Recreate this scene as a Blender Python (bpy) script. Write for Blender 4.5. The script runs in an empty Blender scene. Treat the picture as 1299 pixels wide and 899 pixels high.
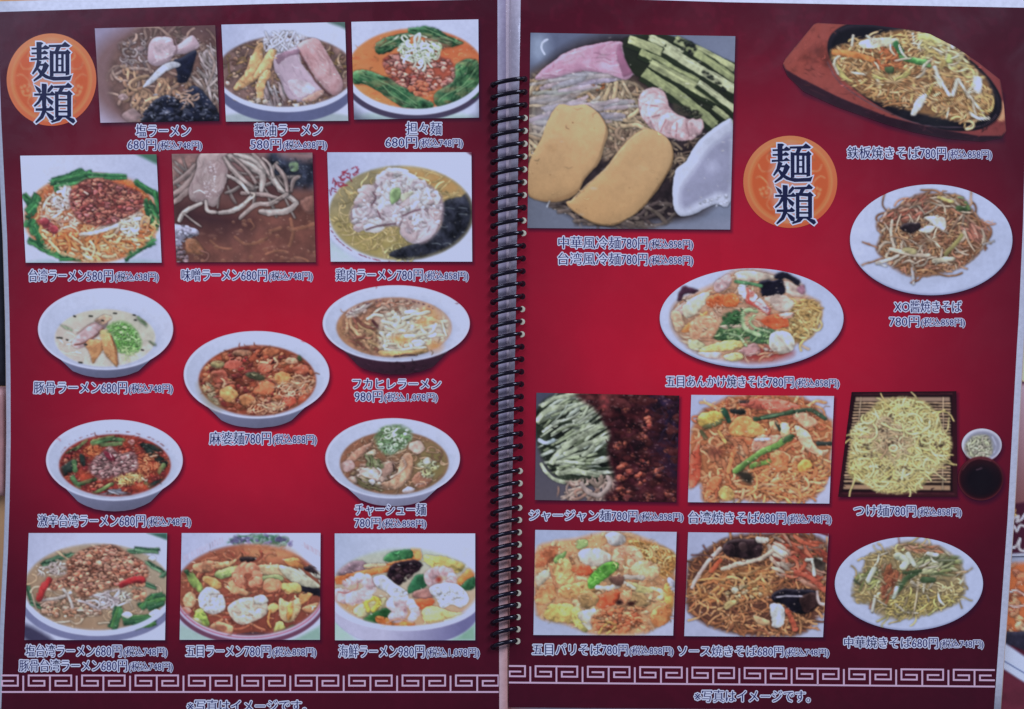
import bpy, math
import numpy as np
from mathutils import Vector, Matrix
scene = bpy.context.scene
COL = scene.collection
R = math.radians
# ---------------------------------------------------------------- camera: a phone held over the open menu, tipped by two degrees
FOV = 65.5; D = .333; TILT = R(-2.0); ZP = .0056
cam_d = bpy.data.cameras.new('camera'); cam = bpy.data.objects.new('camera', cam_d); COL.objects.link(cam)
cam_d.sensor_width = 36; cam_d.lens = 18 / math.tan(R(FOV / 2)); cam_d.clip_start = .01; cam_d.clip_end = 20
cam.rotation_euler = (TILT, 0, 0); cam.location = (0, D * math.tan(-TILT), ZP + D); scene.camera = cam
# ---------------------------------------------------------------- light: dim room, one large cool window up and to the left
world = bpy.data.worlds.new('World'); scene.world = world; world.use_nodes = True
bg = world.node_tree.nodes['Background']; bg.inputs[0].default_value = (.50, .56, .90, 1); bg.inputs[1].default_value = .24
def area(name, loc, tgt, size, energy, color):
    d = bpy.data.lights.new(name, 'AREA'); d.shape = 'RECTANGLE'; d.size, d.size_y = size; d.energy = energy; d.color = color
    o = bpy.data.objects.new(name, d); COL.objects.link(o); o.location = loc
    o.rotation_euler = (Vector(tgt) - Vector(loc)).to_track_quat('-Z', 'Y').to_euler(); return o
area('window_light', (-1.35, 1.25, 1.35), (0, 0, 0), (1.3, 1.1), 27, (.60, .69, 1.0))
area('added_fill_light', (1.95, 2.2, 1.9), (.14, -.06, 0), (1.2, .8), 92, (.66, .72, 1.0))  # added fill lamp, no real window: evens brightness towards the lower right
scene.view_settings.view_transform = 'Standard'; scene.view_settings.look = 'None'; scene.view_settings.exposure = 0; scene.view_settings.gamma = 1
LT = np.array([.56, .60, .86])                       # what a white sheet returns under this light
# ---------------------------------------------------------------- points of the picture laid on a level at height z
_k = math.tan(R(FOV / 2)) / 649.5; _c, _s = math.cos(TILT), math.sin(TILT)
def P(px, py, z):
    px = np.asarray(px, float); py = np.asarray(py, float); dx = (px - 649.5) * _k; dy = -(py - 449.5) * _k
    vy = dy * _c + _s; vz = dy * _s - _c; t = (z - cam.location.z) / vz
    return np.stack([dx * t, cam.location.y + vy * t, z + 0 * px], -1)
def hgt(px, py):
    px = np.asarray(px, float); py = np.asarray(py, float); l = px < 645
    u = np.where(l, (640 - px) / 640, (px - 650) / 640)
    return ZP + .0016 * u ** 2 * (1.0 - .5 * np.cos((py - 450) / 450 * 1.8)) + .00025 * np.sin(px / 97. + py / 190.) * np.clip(u * 4, 0, 1)
# ---------------------------------------------------------------- printed pictures: a small painter that fills arrays of ink colours
RS = np.random.RandomState(7)
def _fract(n, base, seed):
    r = np.random.RandomState(seed); out = np.zeros((n, n)); amp = 1.0; g = base
    while g <= n // 2:
        a = r.rand(g + 1, g + 1); xs = np.linspace(0, g, n, endpoint=False); i = xs.astype(int); f = xs - i; f = f * f * (3 - 2 * f)
        a0 = a[i][:, i]; a1 = a[i][:, i + 1]; b0 = a[i + 1][:, i]; b1 = a[i + 1][:, i + 1]
        out += amp * ((a0 * (1 - f) + a1 * f) * (1 - f[:, None]) + (b0 * (1 - f) + b1 * f) * f[:, None]); amp *= .62; g *= 2
    out -= out.mean(); return (out / out.std()).astype(np.float32)
NC = _fract(640, 12, 3); NF = _fract(640, 90, 4); NM = _fract(640, 36, 5)
S = 1.7
LX, LY = -.45, -.89
def smooth(pts, closed=True, k=4):
    p = np.asarray(pts, float); n = len(p); out = []
    rng = range(n) if closed else range(n - 1)
    for i in rng:
        if closed: p0, p1, p2, p3 = p[i - 1], p[i], p[(i + 1) % n], p[(i + 2) % n]
        else: p0, p1, p2, p3 = p[max(i - 1, 0)], p[i], p[i + 1], p[min(i + 2, n - 1)]
        for j in range(k):
            t = j / k; out.append(.5 * ((2 * p1) + (p2 - p0) * t + (2 * p0 - 5 * p1 + 4 * p2 - p3) * t * t + (3 * p1 - p0 - 3 * p2 + p3) * t ** 3))
    if not closed: out.append(p[-1])
    return np.array(out)
class Cv:
    def __init__(s, x0, y0, x1, y1, bg):
        s.x0, s.y0, s.x1, s.y1 = x0, y0, x1, y1
        s.W = int((x1 - x0) * S) + 1; s.H = int((y1 - y0) * S) + 1
        s.a = np.empty((s.H, s.W, 3), np.float32); s.a[:] = np.array(bg, np.float32) / 255
        s.fx, s.fy, s.fs = x0, y0, 1.0; s.spill = 0.
    def frame(s, x, y, sc): s.fx, s.fy, s.fs = x, y, sc; return s
    def tc(s, pts):
        p = np.asarray(pts, float).reshape(-1, 2)
        return np.stack([(s.fx + p[:, 0] / s.fs - s.x0) * S, (s.fy + p[:, 1] / s.fs - s.y0) * S], 1)
    def u(s, w): return w / s.fs * S
    def win(s, p, pad):
        a = int(max(0, math.floor(p[:, 0].min() - pad))); b = int(min(s.W, math.ceil(p[:, 0].max() + pad) + 1))
        c = int(max(0, math.floor(p[:, 1].min() - pad))); d = int(min(s.H, math.ceil(p[:, 1].max() + pad) + 1))
        if a >= b or c >= d: return None
        Y, X = np.mgrid[c:d, a:b].astype(np.float32); return a, b, c, d, X, Y
    @staticmethod
    def dist(p, X, Y, closed, r=None):
        n = len(p); best = np.full(X.shape, 1e9, np.float32); qx = np.zeros_like(X); qy = np.zeros_like(X); ins = np.zeros(X.shape, bool); tt = np.zeros_like(X)
        for i in range(n if closed else n - 1):
            ax, ay = p[i]; bx, by = p[(i + 1) % n]; dx, dy = bx - ax, by - ay; L = dx * dx + dy * dy + 1e-9
            t = np.clip(((X - ax) * dx + (Y - ay) * dy) / L, 0, 1); vx = X - (ax + t * dx); vy = Y - (ay + t * dy)
            d = vx * vx + vy * vy; m = d < best; best = np.where(m, d, best); qx = np.where(m, vx, qx); qy = np.where(m, vy, qy); tt = np.where(m, i + t, tt)
            if closed:
                c = ((ay > Y) != (by > Y)); 
                if dy != 0: ins ^= c & (X < dx * (Y - ay) / dy + ax)
        return np.sqrt(best), qx, qy, ins, tt / max(1, n - 1)
    def put(s, w, al, col):
        a, b, c, d = w; v = s.a[c:d, a:b]; al = (al * np.ones(v.shape[:2], np.float32))[..., None]; v *= (1 - al); v += al * col
    def noise(s, w, f=NM):
        a, b, c, d = w; ox = RS.randint(0, 640 - (b - a)) if b - a < 640 else 0; oy = RS.randint(0, 640 - (d - c)) if d - c < 640 else 0
        if b - a > 640 or d - c > 640: return f[np.arange(d - c) % 640][:, np.arange(b - a) % 640]
        return f[oy:oy + d - c, ox:ox + b - a]
    def mask(s, pts, soft=1.0, sm=True):
        p = s.tc(pts); p = smooth(p) if sm else p; Y, X = np.mgrid[0:s.H, 0:s.W].astype(np.float32)
        d, _, _, ins, _ = s.dist(p, X, Y, True); sd = np.where(ins, -d, d); return np.clip(.5 - sd / (2 * soft), 0, 1)
    def emask(s, cx, cy, rx, ry, soft=1.0, ang=0):
        c = s.tc([(cx, cy)])[0]; rx, ry = s.u(rx), s.u(ry); Y, X = np.mgrid[0:s.H, 0:s.W].astype(np.float32)
        X = X - c[0]; Y = Y - c[1]; ca, sa = math.cos(ang), math.sin(ang); X, Y = X * ca + Y * sa, -X * sa + Y * ca
        r = np.sqrt((X / rx) ** 2 + (Y / ry) ** 2) + 1e-6; sd = (r - 1) * np.sqrt(X * X + Y * Y) / r; return np.clip(.5 - sd / (2 * soft), 0, 1)
    def fill(s, m, col, tex=0., f=NM, a=1.):
        w = (0, s.W, 0, s.H); c = np.array(col, np.float32) / 255 * np.ones((s.H, s.W, 3), np.float32)
        if tex: c = c * (1 + tex * s.noise(w, f))[..., None]
        s.put(w, m * a, c)
    def grad(s, m, c0, c1, x0, y0, x1, y1, a=1.):
        p = s.tc([(x0, y0), (x1, y1)]); Y, X = np.mgrid[0:s.H, 0:s.W].astype(np.float32); d = p[1] - p[0]
        t = np.clip(((X - p[0][0]) * d[0] + (Y - p[0][1]) * d[1]) / (d @ d), 0, 1)[..., None]
        s.put((0, s.W, 0, s.H), m * a, (np.array(c0) * (1 - t) + np.array(c1) * t) / 255)
    def stroke(s, pts, w, col, m=None, ao=.45, lit=.3, edge=.3, taper=.0, sm=True, a=1., tex=.05):
        p = s.tc(pts)
        if sm and len(p) > 2: p = smooth(p, False, 3)
        r = max(.45, s.u(w) / 2); k = s.win(p, r + 4)
        if k is None: return
        A, B, C, D, X, Y = k; wa = min(.9, .12 + r * .12); n1 = s.noise((A, B, C, D), NM); n2 = s.noise((A, B, C, D), NM)
        d, qx, qy, _, t = s.dist(p, X + wa * n1, Y + wa * n2, False)
        rr = r * (1 - taper * np.abs(2 * t - 1) ** 2) if taper else r
        if np.isscalar(rr): rr = np.float32(rr)
        al = np.clip(rr - d + .5, 0, 1) * a; sh = np.clip(1 - (d - rr) / 3.2, 0, 1) * ao * a
        if m is not None: mm = m[C:D, A:B]; al = al * mm; sh = sh * mm
        v = s.a[C:D, A:B]; v *= (1 - sh[..., None] * .52)
        dn = np.clip(d / rr, 0, 1); l = (qx * LX + qy * LY) / (d + 1e-3) * dn
        g = 1 + lit * .62 * l - edge * .5 * dn * dn + (tex + .05) * n1
        c = np.array(col, np.float32) / 255 * g[..., None]
        sp = np.clip(l * 1.15 - .25, 0, 1) ** 2 * np.clip(.45 + .55 * n2, 0, 1.4) * lit * .75
        c = c + sp[..., None] * np.array([1, .95, .92], np.float32)
        s.put((A, B, C, D), al, np.clip(c, 0, 1.1))
    def blob(s, pts, col, r=8, lit=.3, edge=.22, ao=.45, tex=.05, m=None, soft=.6, sm=True, a=1., f=NM, col2=None, flat=False):
        p = s.tc(pts); p = smooth(p) if sm else p; k = s.win(p, 5)
        if k is None: return
        A, B, C, D, X, Y = k; ex = min(p[:, 0].ptp(), p[:, 1].ptp()) if hasattr(p, 'ptp') else min(np.ptp(p[:, 0]), np.ptp(p[:, 1])); wa = min(1.1, .15 + ex * .03)
        nf = NM if ex < 45 else NC; n1 = s.noise((A, B, C, D), nf); n2 = s.noise((A, B, C, D), nf); d, qx, qy, ins, _ = s.dist(p, X + wa * n1, Y + wa * n2, True); sd = np.where(ins, -d, d)
        al = np.clip(.5 - sd / (2 * soft), 0, 1) * a; sh = np.clip(1 - sd / 3.5, 0, 1) * ao * a
        if m is not None: mm = m[C:D, A:B]; al = al * mm; sh = sh * mm
        v = s.a[C:D, A:B]; v *= (1 - sh[..., None] * .52)
        R = s.u(r); h = np.clip(d / R, 0, 1); l = -(qx * LX + qy * LY) / (d + 1e-3) * (1 - h)
        nn = s.noise((A, B, C, D), f)
        ga = RS.rand() * 6.28; gr = ((X - X.mean()) * math.cos(ga) + (Y - Y.mean()) * math.sin(ga)) / (ex + 4); gr = np.clip(gr, -1, 1)
        g = 1 + lit * .6 * l - edge * .45 * (1 - h) ** 2 + (tex + .02) * nn + .035 * s.noise((A, B, C, D), NF) + .13 * gr + np.clip(s.noise((A, B, C, D), NM) - 1.1, 0, 1) * lit * .5
        fa = RS.rand() * 3.14; cf, sf = math.cos(fa), math.sin(fa); fib = NF[((X * cf + Y * sf) * .22 + 300).astype(int) % 640, ((Y * cf - X * sf) * 1.1 + 900 * RS.rand() + 300).astype(int) % 640] if ex > 9 else 0.
        if flat: g = 1 + lit * .6 * l - edge * .45 * (1 - h) ** 2 + tex * s.noise((A, B, C, D), NC) + .09 * gr
        else: g = g + .05 * fib + np.clip(s.noise((A, B, C, D), NM) - .9, 0, 1) ** 2 * lit * .5
        base = np.array(col, np.float32) / 255 * np.ones(X.shape + (3,), np.float32)
        if col2 is not None:
            q = np.clip(.5 + .45 * s.noise((A, B, C, D), NM), 0, 1)[..., None]; base = base * (1 - q) + np.array(col2) / 255 * q
        s.put((A, B, C, D), al, np.clip(base * g[..., None] + np.clip(l * lit * .3, 0, 1)[..., None], 0, 1.1))
    def pick(s, m, n):
        idx = np.flatnonzero(m > .55)
        if len(idx) == 0: return []
        k = idx[RS.randint(0, len(idx), n)]; return [((i % s.W), (i // s.W)) for i in k]
    def inv(s, q): return ((q[0] / S + s.x0 - s.fx) * s.fs, (q[1] / S + s.y0 - s.fy) * s.fs)
    def gloss(s, m, n, sz, col=(255, 235, 215), a=.3):
        for q in s.pick(m, n):
            x, y = s.inv(q); k = sz * (.4 + RS.rand()); s.blob([(x - k, y), (x, y - k * .3), (x + k, y + k * .1), (x, y + k * .35)], col, 5, 0, 0, 0, 0, m, 2.2, a=a * (.4 + .6 * RS.rand()))
    def folds(s, pts, n, col, w=5, a=.6, sp=.5):
        m = s.mask(pts, 1); p = np.array(pts, float); c0 = p.mean(0); d = p - c0; _, _, vt = np.linalg.svd(d); ax = math.atan2(vt[0][1], vt[0][0]); s.shreds(m, n, w, [col], 46, ax, sp, ao=.1, lit=.15, edge=.05, a=a)
    def noodles(s, m, n, w, cols, L=90, curl=.35, d0=None, dsp=3.2, ao=.45, lit=.3, edge=.3, segs=9, loop=0.):
        if w < 19: n = int(n * 1.4); w *= .82
        for q in s.pick(m, n):
            x, y = s.inv(q); h = RS.rand() * 6.28 if d0 is None else d0 + (RS.rand() - .5) * dsp; kv = (RS.randn()) * curl + loop * RS.choice([-1, 1]); pts = [(x, y)]; st = L / segs * (.6 + .8 * RS.rand())
            for _ in range(segs):
                kv += RS.randn() * curl * .38; kv *= .87; h += kv; x += math.cos(h) * st; y += math.sin(h) * st * .8; pts.append((x, y))
            c = np.array(cols[RS.randint(len(cols))], float) * (.92 + .24 * RS.rand()) + 5
            s.stroke(pts, w * (.8 + .4 * RS.rand()), c, None if RS.rand() < s.spill else m, ao * .8, lit, edge)
    def shreds(s, m, n, w, cols, L=40, d0=None, dsp=3.2, **k):
        for q in s.pick(m, n):
            x, y = s.inv(q); h = RS.rand() * 6.28 if d0 is None else d0 + (RS.rand() - .5) * dsp; l = L * (.6 + .7 * RS.rand()); b = RS.randn() * .3
            pts = [(x, y), (x + math.cos(h) * l / 2, y + math.sin(h) * l / 2), (x + math.cos(h + b) * l, y + math.sin(h + b) * l)]
            c = np.array(cols[RS.randint(len(cols))], float) * (.82 + .3 * RS.rand()); s.stroke(pts, w * (.7 + .6 * RS.rand()), c, m, taper=k.get('taper', .5), **{a: b for a, b in k.items() if a != 'taper'})
    def crumbs(s, m, n, sz, cols, ao=.5, lit=.35, edge=.3, asp=.75, tex=.06):
        pk = sorted(s.pick(m, int(n * 1.35)), key=lambda q: q[1] + RS.rand() * 8)
        for q in pk:
            x, y = s.inv(q); r = sz * (.55 + .8 * RS.rand()) / 2; an = RS.rand() * 6.28; pts = []
            for j in range(7):
                t = an + j * .8976; rr = r * (.45 + .75 * RS.rand()); pts.append((x + math.cos(t) * rr, y + math.sin(t) * rr * asp))
            c = np.array(cols[RS.randint(len(cols))], float) * (.8 + .35 * RS.rand()); s.blob(pts, c, r * .9, lit, edge, ao, tex, m)
    def glints(s, m, n, sz=4, col=(250, 240, 235), a=.8):
        for q in s.pick(m, n):
            x, y = s.inv(q); s.stroke([(x, y), (x + RS.randn() * sz, y + RS.randn() * sz * .4)], sz * (.4 + .5 * RS.rand()), col, m, 0, 0, 0, a=a)
    def blur(s, k=1):
        for _ in range(k):
            p = np.pad(s.a, ((1, 1), (1, 1), (0, 0)), 'edge'); q = (p[:, :-2] + 2 * p[:, 1:-1] + p[:, 2:]) / 4; s.a = (q[:-2] + 2 * q[1:-1] + q[2:]) / 4
    def detail(s, k):
        lum = s.a.mean(-1); sat = s.a.max(-1) - s.a.min(-1); fm = np.clip(np.maximum((sat - .19) * 7, (.3 - lum) * 6), 0, 1) * ~((s.a[..., 0] > .3) & (s.a[..., 1] < .17) & (s.a[..., 0] > 2.4 * s.a[..., 1])); f0 = (s.fx, s.fy, s.fs); s.frame(s.x0, s.y0, 1.)
        idx = np.flatnonzero(fm > .6); n = int(len(idx) / 75 * k)
        for q in idx[RS.randint(0, len(idx), n)] if n else []:
            i, j = q % s.W, q // s.W; col = s.a[j, i] * 255; b = .76 + .46 * RS.rand() + (.45 if RS.rand() < .09 else 0); x, y = s.inv((i, j)); h = RS.rand() * 6.28; L = 1.5 + 4 * RS.rand()
            s.stroke([(x, y), (x + math.cos(h) * L, y + math.sin(h) * L * .8), (x + math.cos(h + .5) * L * 1.8, y + math.sin(h + .5) * L * 1.3)], .7 + 1.3 * RS.rand(), col * b, None, ao=.12, lit=.3, a=.75, taper=.5, sm=False)
        s.fx, s.fy, s.fs = f0; Y, X = np.mgrid[0:s.H, 0:s.W]; w = (0, s.W, 0, s.H); am = (.75 * fm * min(1, k))
        X2 = np.clip(X + s.noise(w, NM) * am + .6 * am * s.noise(w, NF), 0, s.W - 1.01); Y2 = np.clip(Y + s.noise(w, NM) * am + .6 * am * s.noise(w, NF), 0, s.H - 1.01); i = X2.astype(int); j = Y2.astype(int); u = (X2 - i)[..., None]; v = (Y2 - j)[..., None]; a = s.a
        s.a = ((a[j, i] * (1 - u) + a[j, i + 1] * u) * (1 - v) + (a[j + 1, i] * (1 - u) + a[j + 1, i + 1] * u) * v).astype(np.float32)
        s.a *= (1 + fm * min(1, k) * (.03 * s.noise(w, NF) + .03 * s.noise(w, NM)))[..., None]
        g = s.a; s.a = np.where(fm[..., None] > 0, g + fm[..., None] * .08 * (g - .42), g).clip(0.01, 1.1)
    def grain(s, f=.03, det=.55):
        s.detail(det); s.blur(1)
        g = s.a @ np.array([.3, .59, .11], np.float32); s.a = s.a * .80 + g[..., None] * np.array([.203, .195, .215], np.float32)
        sat = np.clip((s.a.max(-1) - s.a.min(-1)) * 3.2 - .35, 0, 1)[..., None] if f > .025 else 0.; s.a *= 1 + sat * (np.array([1.04, .965, .93], np.float32) - 1)
        s.a *= (1 + .011 * s.noise((0, s.W, 0, s.H), NC))[..., None]; f = .009; s.a *= (1 + f * s.noise((0, s.W, 0, s.H), NF))[..., None]
    def sample(s, x, y):
        X = np.clip((x - s.x0) * S, 0, s.W - 1.001); Y = np.clip((y - s.y0) * S, 0, s.H - 1.001); i = X.astype(int); j = Y.astype(int); fx = (X - i)[..., None]; fy = (Y - j)[..., None]; a = s.a
        return (a[j, i] * (1 - fx) + a[j, i + 1] * fx) * (1 - fy) + (a[j + 1, i] * (1 - fx) + a[j + 1, i + 1] * fx) * fy
WH = (186, 194, 230); WH2 = (160, 170, 212)
def bowl(c, cx, cy, rx, ry, sc, ix, iy, irx, iry, broth, body=(112, 114, 150), rim=(196, 202, 236), wall=(176, 186, 222), bot=0, bodyrx=.72, tint=None):
    """cut-out bowl in the frame units: rim ellipse, foot below, inner wall, broth"""
    if bot:
        y2 = cy + ry; pts = []
        for t in np.linspace(0, math.pi, 15): pts.append((cx + math.cos(t) * rx * bodyrx, cy + ry * .55 + math.sin(t) * (bot - cy - ry * .55)))
        m = c.mask(pts); c.grad(m, tuple(v * 1.0 for v in body), tuple(v * .72 for v in body), 0, cy + ry * .8, 0, bot)
        c.grad(m, body, tuple(v * .8 for v in body), cx - rx * .2, 0, cx + rx * .6, 0, a=.5)
    c.fill(c.emask(cx, cy, rx, ry), rim)
    m = c.emask(cx, cy + ry * .01, rx * .965, ry * .955); c.grad(m, tuple(v * 1.02 for v in wall), tuple(v * .93 for v in wall), 0, cy - ry, 0, cy + ry)
    c.grad(m * (1 - c.emask(ix, iy, irx * 1.12, iry * 1.15, 9)), tuple(v * .93 for v in wall), rim, cx - rx, 0, cx, 0, a=.5)
    m = c.emask(ix, iy, irx * 1.01, iry * 1.01, 3); c.fill(m, tuple(.55 * a + .45 * b for a, b in zip(wall, broth)))
    m = c.emask(ix, iy, irx, iry, 1.6); c.fill(m, broth, .06); return m
BEAN = [(205, 195, 200), (185, 175, 180), (220, 212, 214)]
def d_salt():
    c = Cv(118, 30, 280, 157, (130, 118, 150)).frame(0, 0, 3.909)
    c.grad(1, (138, 128, 165), (165, 155, 190), 480, 120, 520, 600)
    c.fill(c.emask(900, 380, 470, 300, 20), (120, 88, 92)); m = c.emask(880, 385, 345, 290, 10); c.fill(m, (104, 74, 68), .1)
    c.fill(c.mask([(780, 100), (1100, 100), (1100, 200), (1000, 170), (850, 150)], 20), (92, 62, 66))
    c.noodles(m, 60, 16, [(128, 100, 92), (112, 84, 78), (150, 122, 112)], 160, .3)
    c.noodles(c.mask([(600, 330), (760, 380), (980, 420), (1000, 520), (740, 560), (620, 500)], 6), 40, 17, [(158, 122, 96), (140, 104, 84), (176, 140, 110)], 130, .4)
    c.noodles(c.mask([(600, 210), (740, 200), (740, 330), (600, 320)], 6), 18, 10, [(150, 135, 140), (120, 100, 104)], 60, .5)
    for x, y, r in ((650, 572, 48), (612, 480, 26), (700, 240, 20)): c.blob([(x - r, y), (x, y - r * .7), (x + r, y), (x, y + r * .7)], (160, 130, 136), 20, a=.8)
    c.blob([(742, 215), (780, 186), (850, 188), (870, 225), (935, 180), (965, 178), (992, 230), (930, 262), (868, 268), (830, 318), (760, 322), (733, 290)], (176, 148, 166), 40, .3, .2, tex=.03, flat=True); c.folds([(742, 215), (850, 188), (965, 178), (992, 230), (868, 268), (830, 318), (760, 322)], 30, (200, 176, 192), 5, .5)
    c.blob([(760, 225), (840, 215), (850, 270), (780, 300)], (192, 168, 184), 20, .1, .0, 0, .08, a=.6)
    c.stroke([(868, 195), (876, 240), (866, 268)], 5, (140, 106, 118))
    c.blob([(1000, 262), (1040, 240), (1085, 250), (1085, 330), (1010, 310)], (168, 152, 160), 20)
    c.shreds(c.mask([(960, 200), (1090, 230), (1090, 520), (1000, 430), (940, 380)], 5), 34, 14, [(150, 128, 124), (172, 156, 156), (132, 108, 100), (190, 172, 178)], 150, 1.0, .9)
    c.blob([(862, 300), (900, 286), (970, 250), (968, 300), (930, 405), (885, 412), (880, 360)], (26, 30, 52), 20, .4)
    c.blob([(712, 436), (735, 390), (790, 330), (850, 302), (893, 318), (880, 332), (820, 350), (760, 405)], (172, 176, 196), 14, .2)
    c.blob([(722, 570), (760, 500), (830, 472), (900, 500), (950, 425), (1010, 450), (1090, 560), (1092, 612), (730, 612)], (24, 28, 46), 20, .5, tex=.3)
    c.crumbs(c.mask([(760, 500), (1080, 520), (1080, 600), (730, 600)]), 36, 48, [(24, 28, 48), (36, 40, 60), (18, 20, 36)], .3, .6)
    c.noodles(c.mask([(820, 430), (1000, 430), (960, 530), (850, 530)], 4), 7, 12, [(150, 118, 104)], 80, .4)
    c.glints(c.mask([(740, 460), (1080, 460), (1080, 600), (740, 600)]), 40, 7, (150, 160, 190)); c.glints(m, 60, 6, (215, 200, 205)); c.blur(1); c.grain(.03, 0.4); return c
def d_soy():
    c = Cv(278, 24, 444, 157, (176, 186, 226)).frame(270, 0, 3.711)
    c.grad(1, (158, 170, 214), (186, 196, 232), 40, 100, 300, 240); c.fill(c.mask([(540, 100), (640, 100), (640, 140), (600, 125)], 4), (70, 100, 96))
    c.fill(c.emask(345, 600, 420, 80, 10), (150, 166, 180)); c.fill(c.emask(345, 400, 330, 178), (84, 92, 138)); c.fill(c.emask(345, 350, 330, 176), (182, 190, 228)); m = c.emask(345, 335, 325, 168, 3); c.fill(m, (118, 88, 84), .12)
    m = c.emask(345, 335, 310, 160, 4)
    c.noodles(m, 90, 11, [(140, 104, 84), (100, 66, 56), (170, 140, 116), (124, 96, 60)], 70, .5)
    c.crumbs(m, 60, 26, [(190, 160, 150), (120, 84, 74), (160, 128, 110)])
    c.noodles(c.emask(340, 210, 110, 60, 8), 45, 14, [(196, 196, 220), (180, 178, 206), (210, 208, 228)], 110, .3)
    for i in range(9): c.stroke([(300 + RS.randn() * 40, 240), (320 + RS.randn() * 30, 190), (330 + RS.randn() * 60, 150)], 8, (205, 205, 228))
    c.shreds(c.mask([(250, 360), (330, 400), (330, 490), (240, 490)], 3), 20, 14, [(175, 168, 178), (150, 130, 136)], 90, 1.3, .5)
    for p in ([(100, 405), (170, 330), (230, 300), (250, 330), (200, 380), (120, 425)], [(170, 300), (200, 220), (235, 205), (230, 300), (190, 350), (150, 360)], [(225, 290), (262, 235), (300, 240), (270, 330), (210, 370), (190, 360)], [(205, 390), (250, 330), (275, 340), (245, 400), (238, 478), (205, 485)]):
        c.blob(p, (200, 156, 108), 20, .3, .2, tex=.06)
    c.blob([(395, 215), (470, 178), (520, 215), (590, 340), (612, 400), (575, 450), (520, 410), (450, 320), (405, 265)], (190, 150, 160), 26, .3, .3, tex=.03, col2=(172, 126, 134), flat=True); c.folds([(420, 220), (520, 215), (600, 400), (575, 440), (450, 320)], 26, (206, 170, 176), 5, .5); c.folds([(420, 220), (520, 215), (600, 400), (575, 440), (450, 320)], 16, (146, 100, 110), 4, .4)
    c.blob([(290, 265), (340, 240), (400, 222), (420, 300), (510, 400), (515, 440), (440, 485), (365, 470), (320, 380), (288, 330)], (182, 158, 182), 24, .3, .3, tex=.03, flat=True); c.folds([(300, 260), (400, 235), (500, 420), (380, 460), (320, 380)], 30, (206, 186, 204), 5, .5); c.folds([(300, 260), (400, 235), (500, 420), (380, 460), (320, 380)], 14, (146, 118, 146), 4, .4)
    c.blob([(300, 262), (398, 228), (404, 250), (340, 270), (305, 300)], (120, 84, 108), 14, .1, .1, 0, a=.75)
    c.blob([(350, 380), (440, 380), (480, 430), (400, 455)], (206, 190, 208), 20, .05, 0, 0, a=.7)
    c.stroke([(410, 250), (460, 340), (500, 400), (550, 445)], 7, (96, 56, 58)); c.blob([(480, 430), (515, 420), (512, 450), (440, 485), (420, 470)], (190, 140, 120), 10, a=.7)
    c.crumbs(c.mask([(120, 460), (420, 470), (480, 490), (300, 505), (130, 480)], 2), 20, 26, [(200, 180, 170), (160, 120, 90)])
    r = c.emask(345, 350, 330, 176) - c.emask(345, 335, 326, 169); c.fill(np.clip(r, 0, 1) * c.mask([(0, 420), (700, 420), (700, 600), (0, 600)], 3, False), (196, 204, 238))
    c.glints(m, 40, 5, (235, 225, 225)); c.blur(1); c.grain(.03, 0.35); return c
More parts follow.
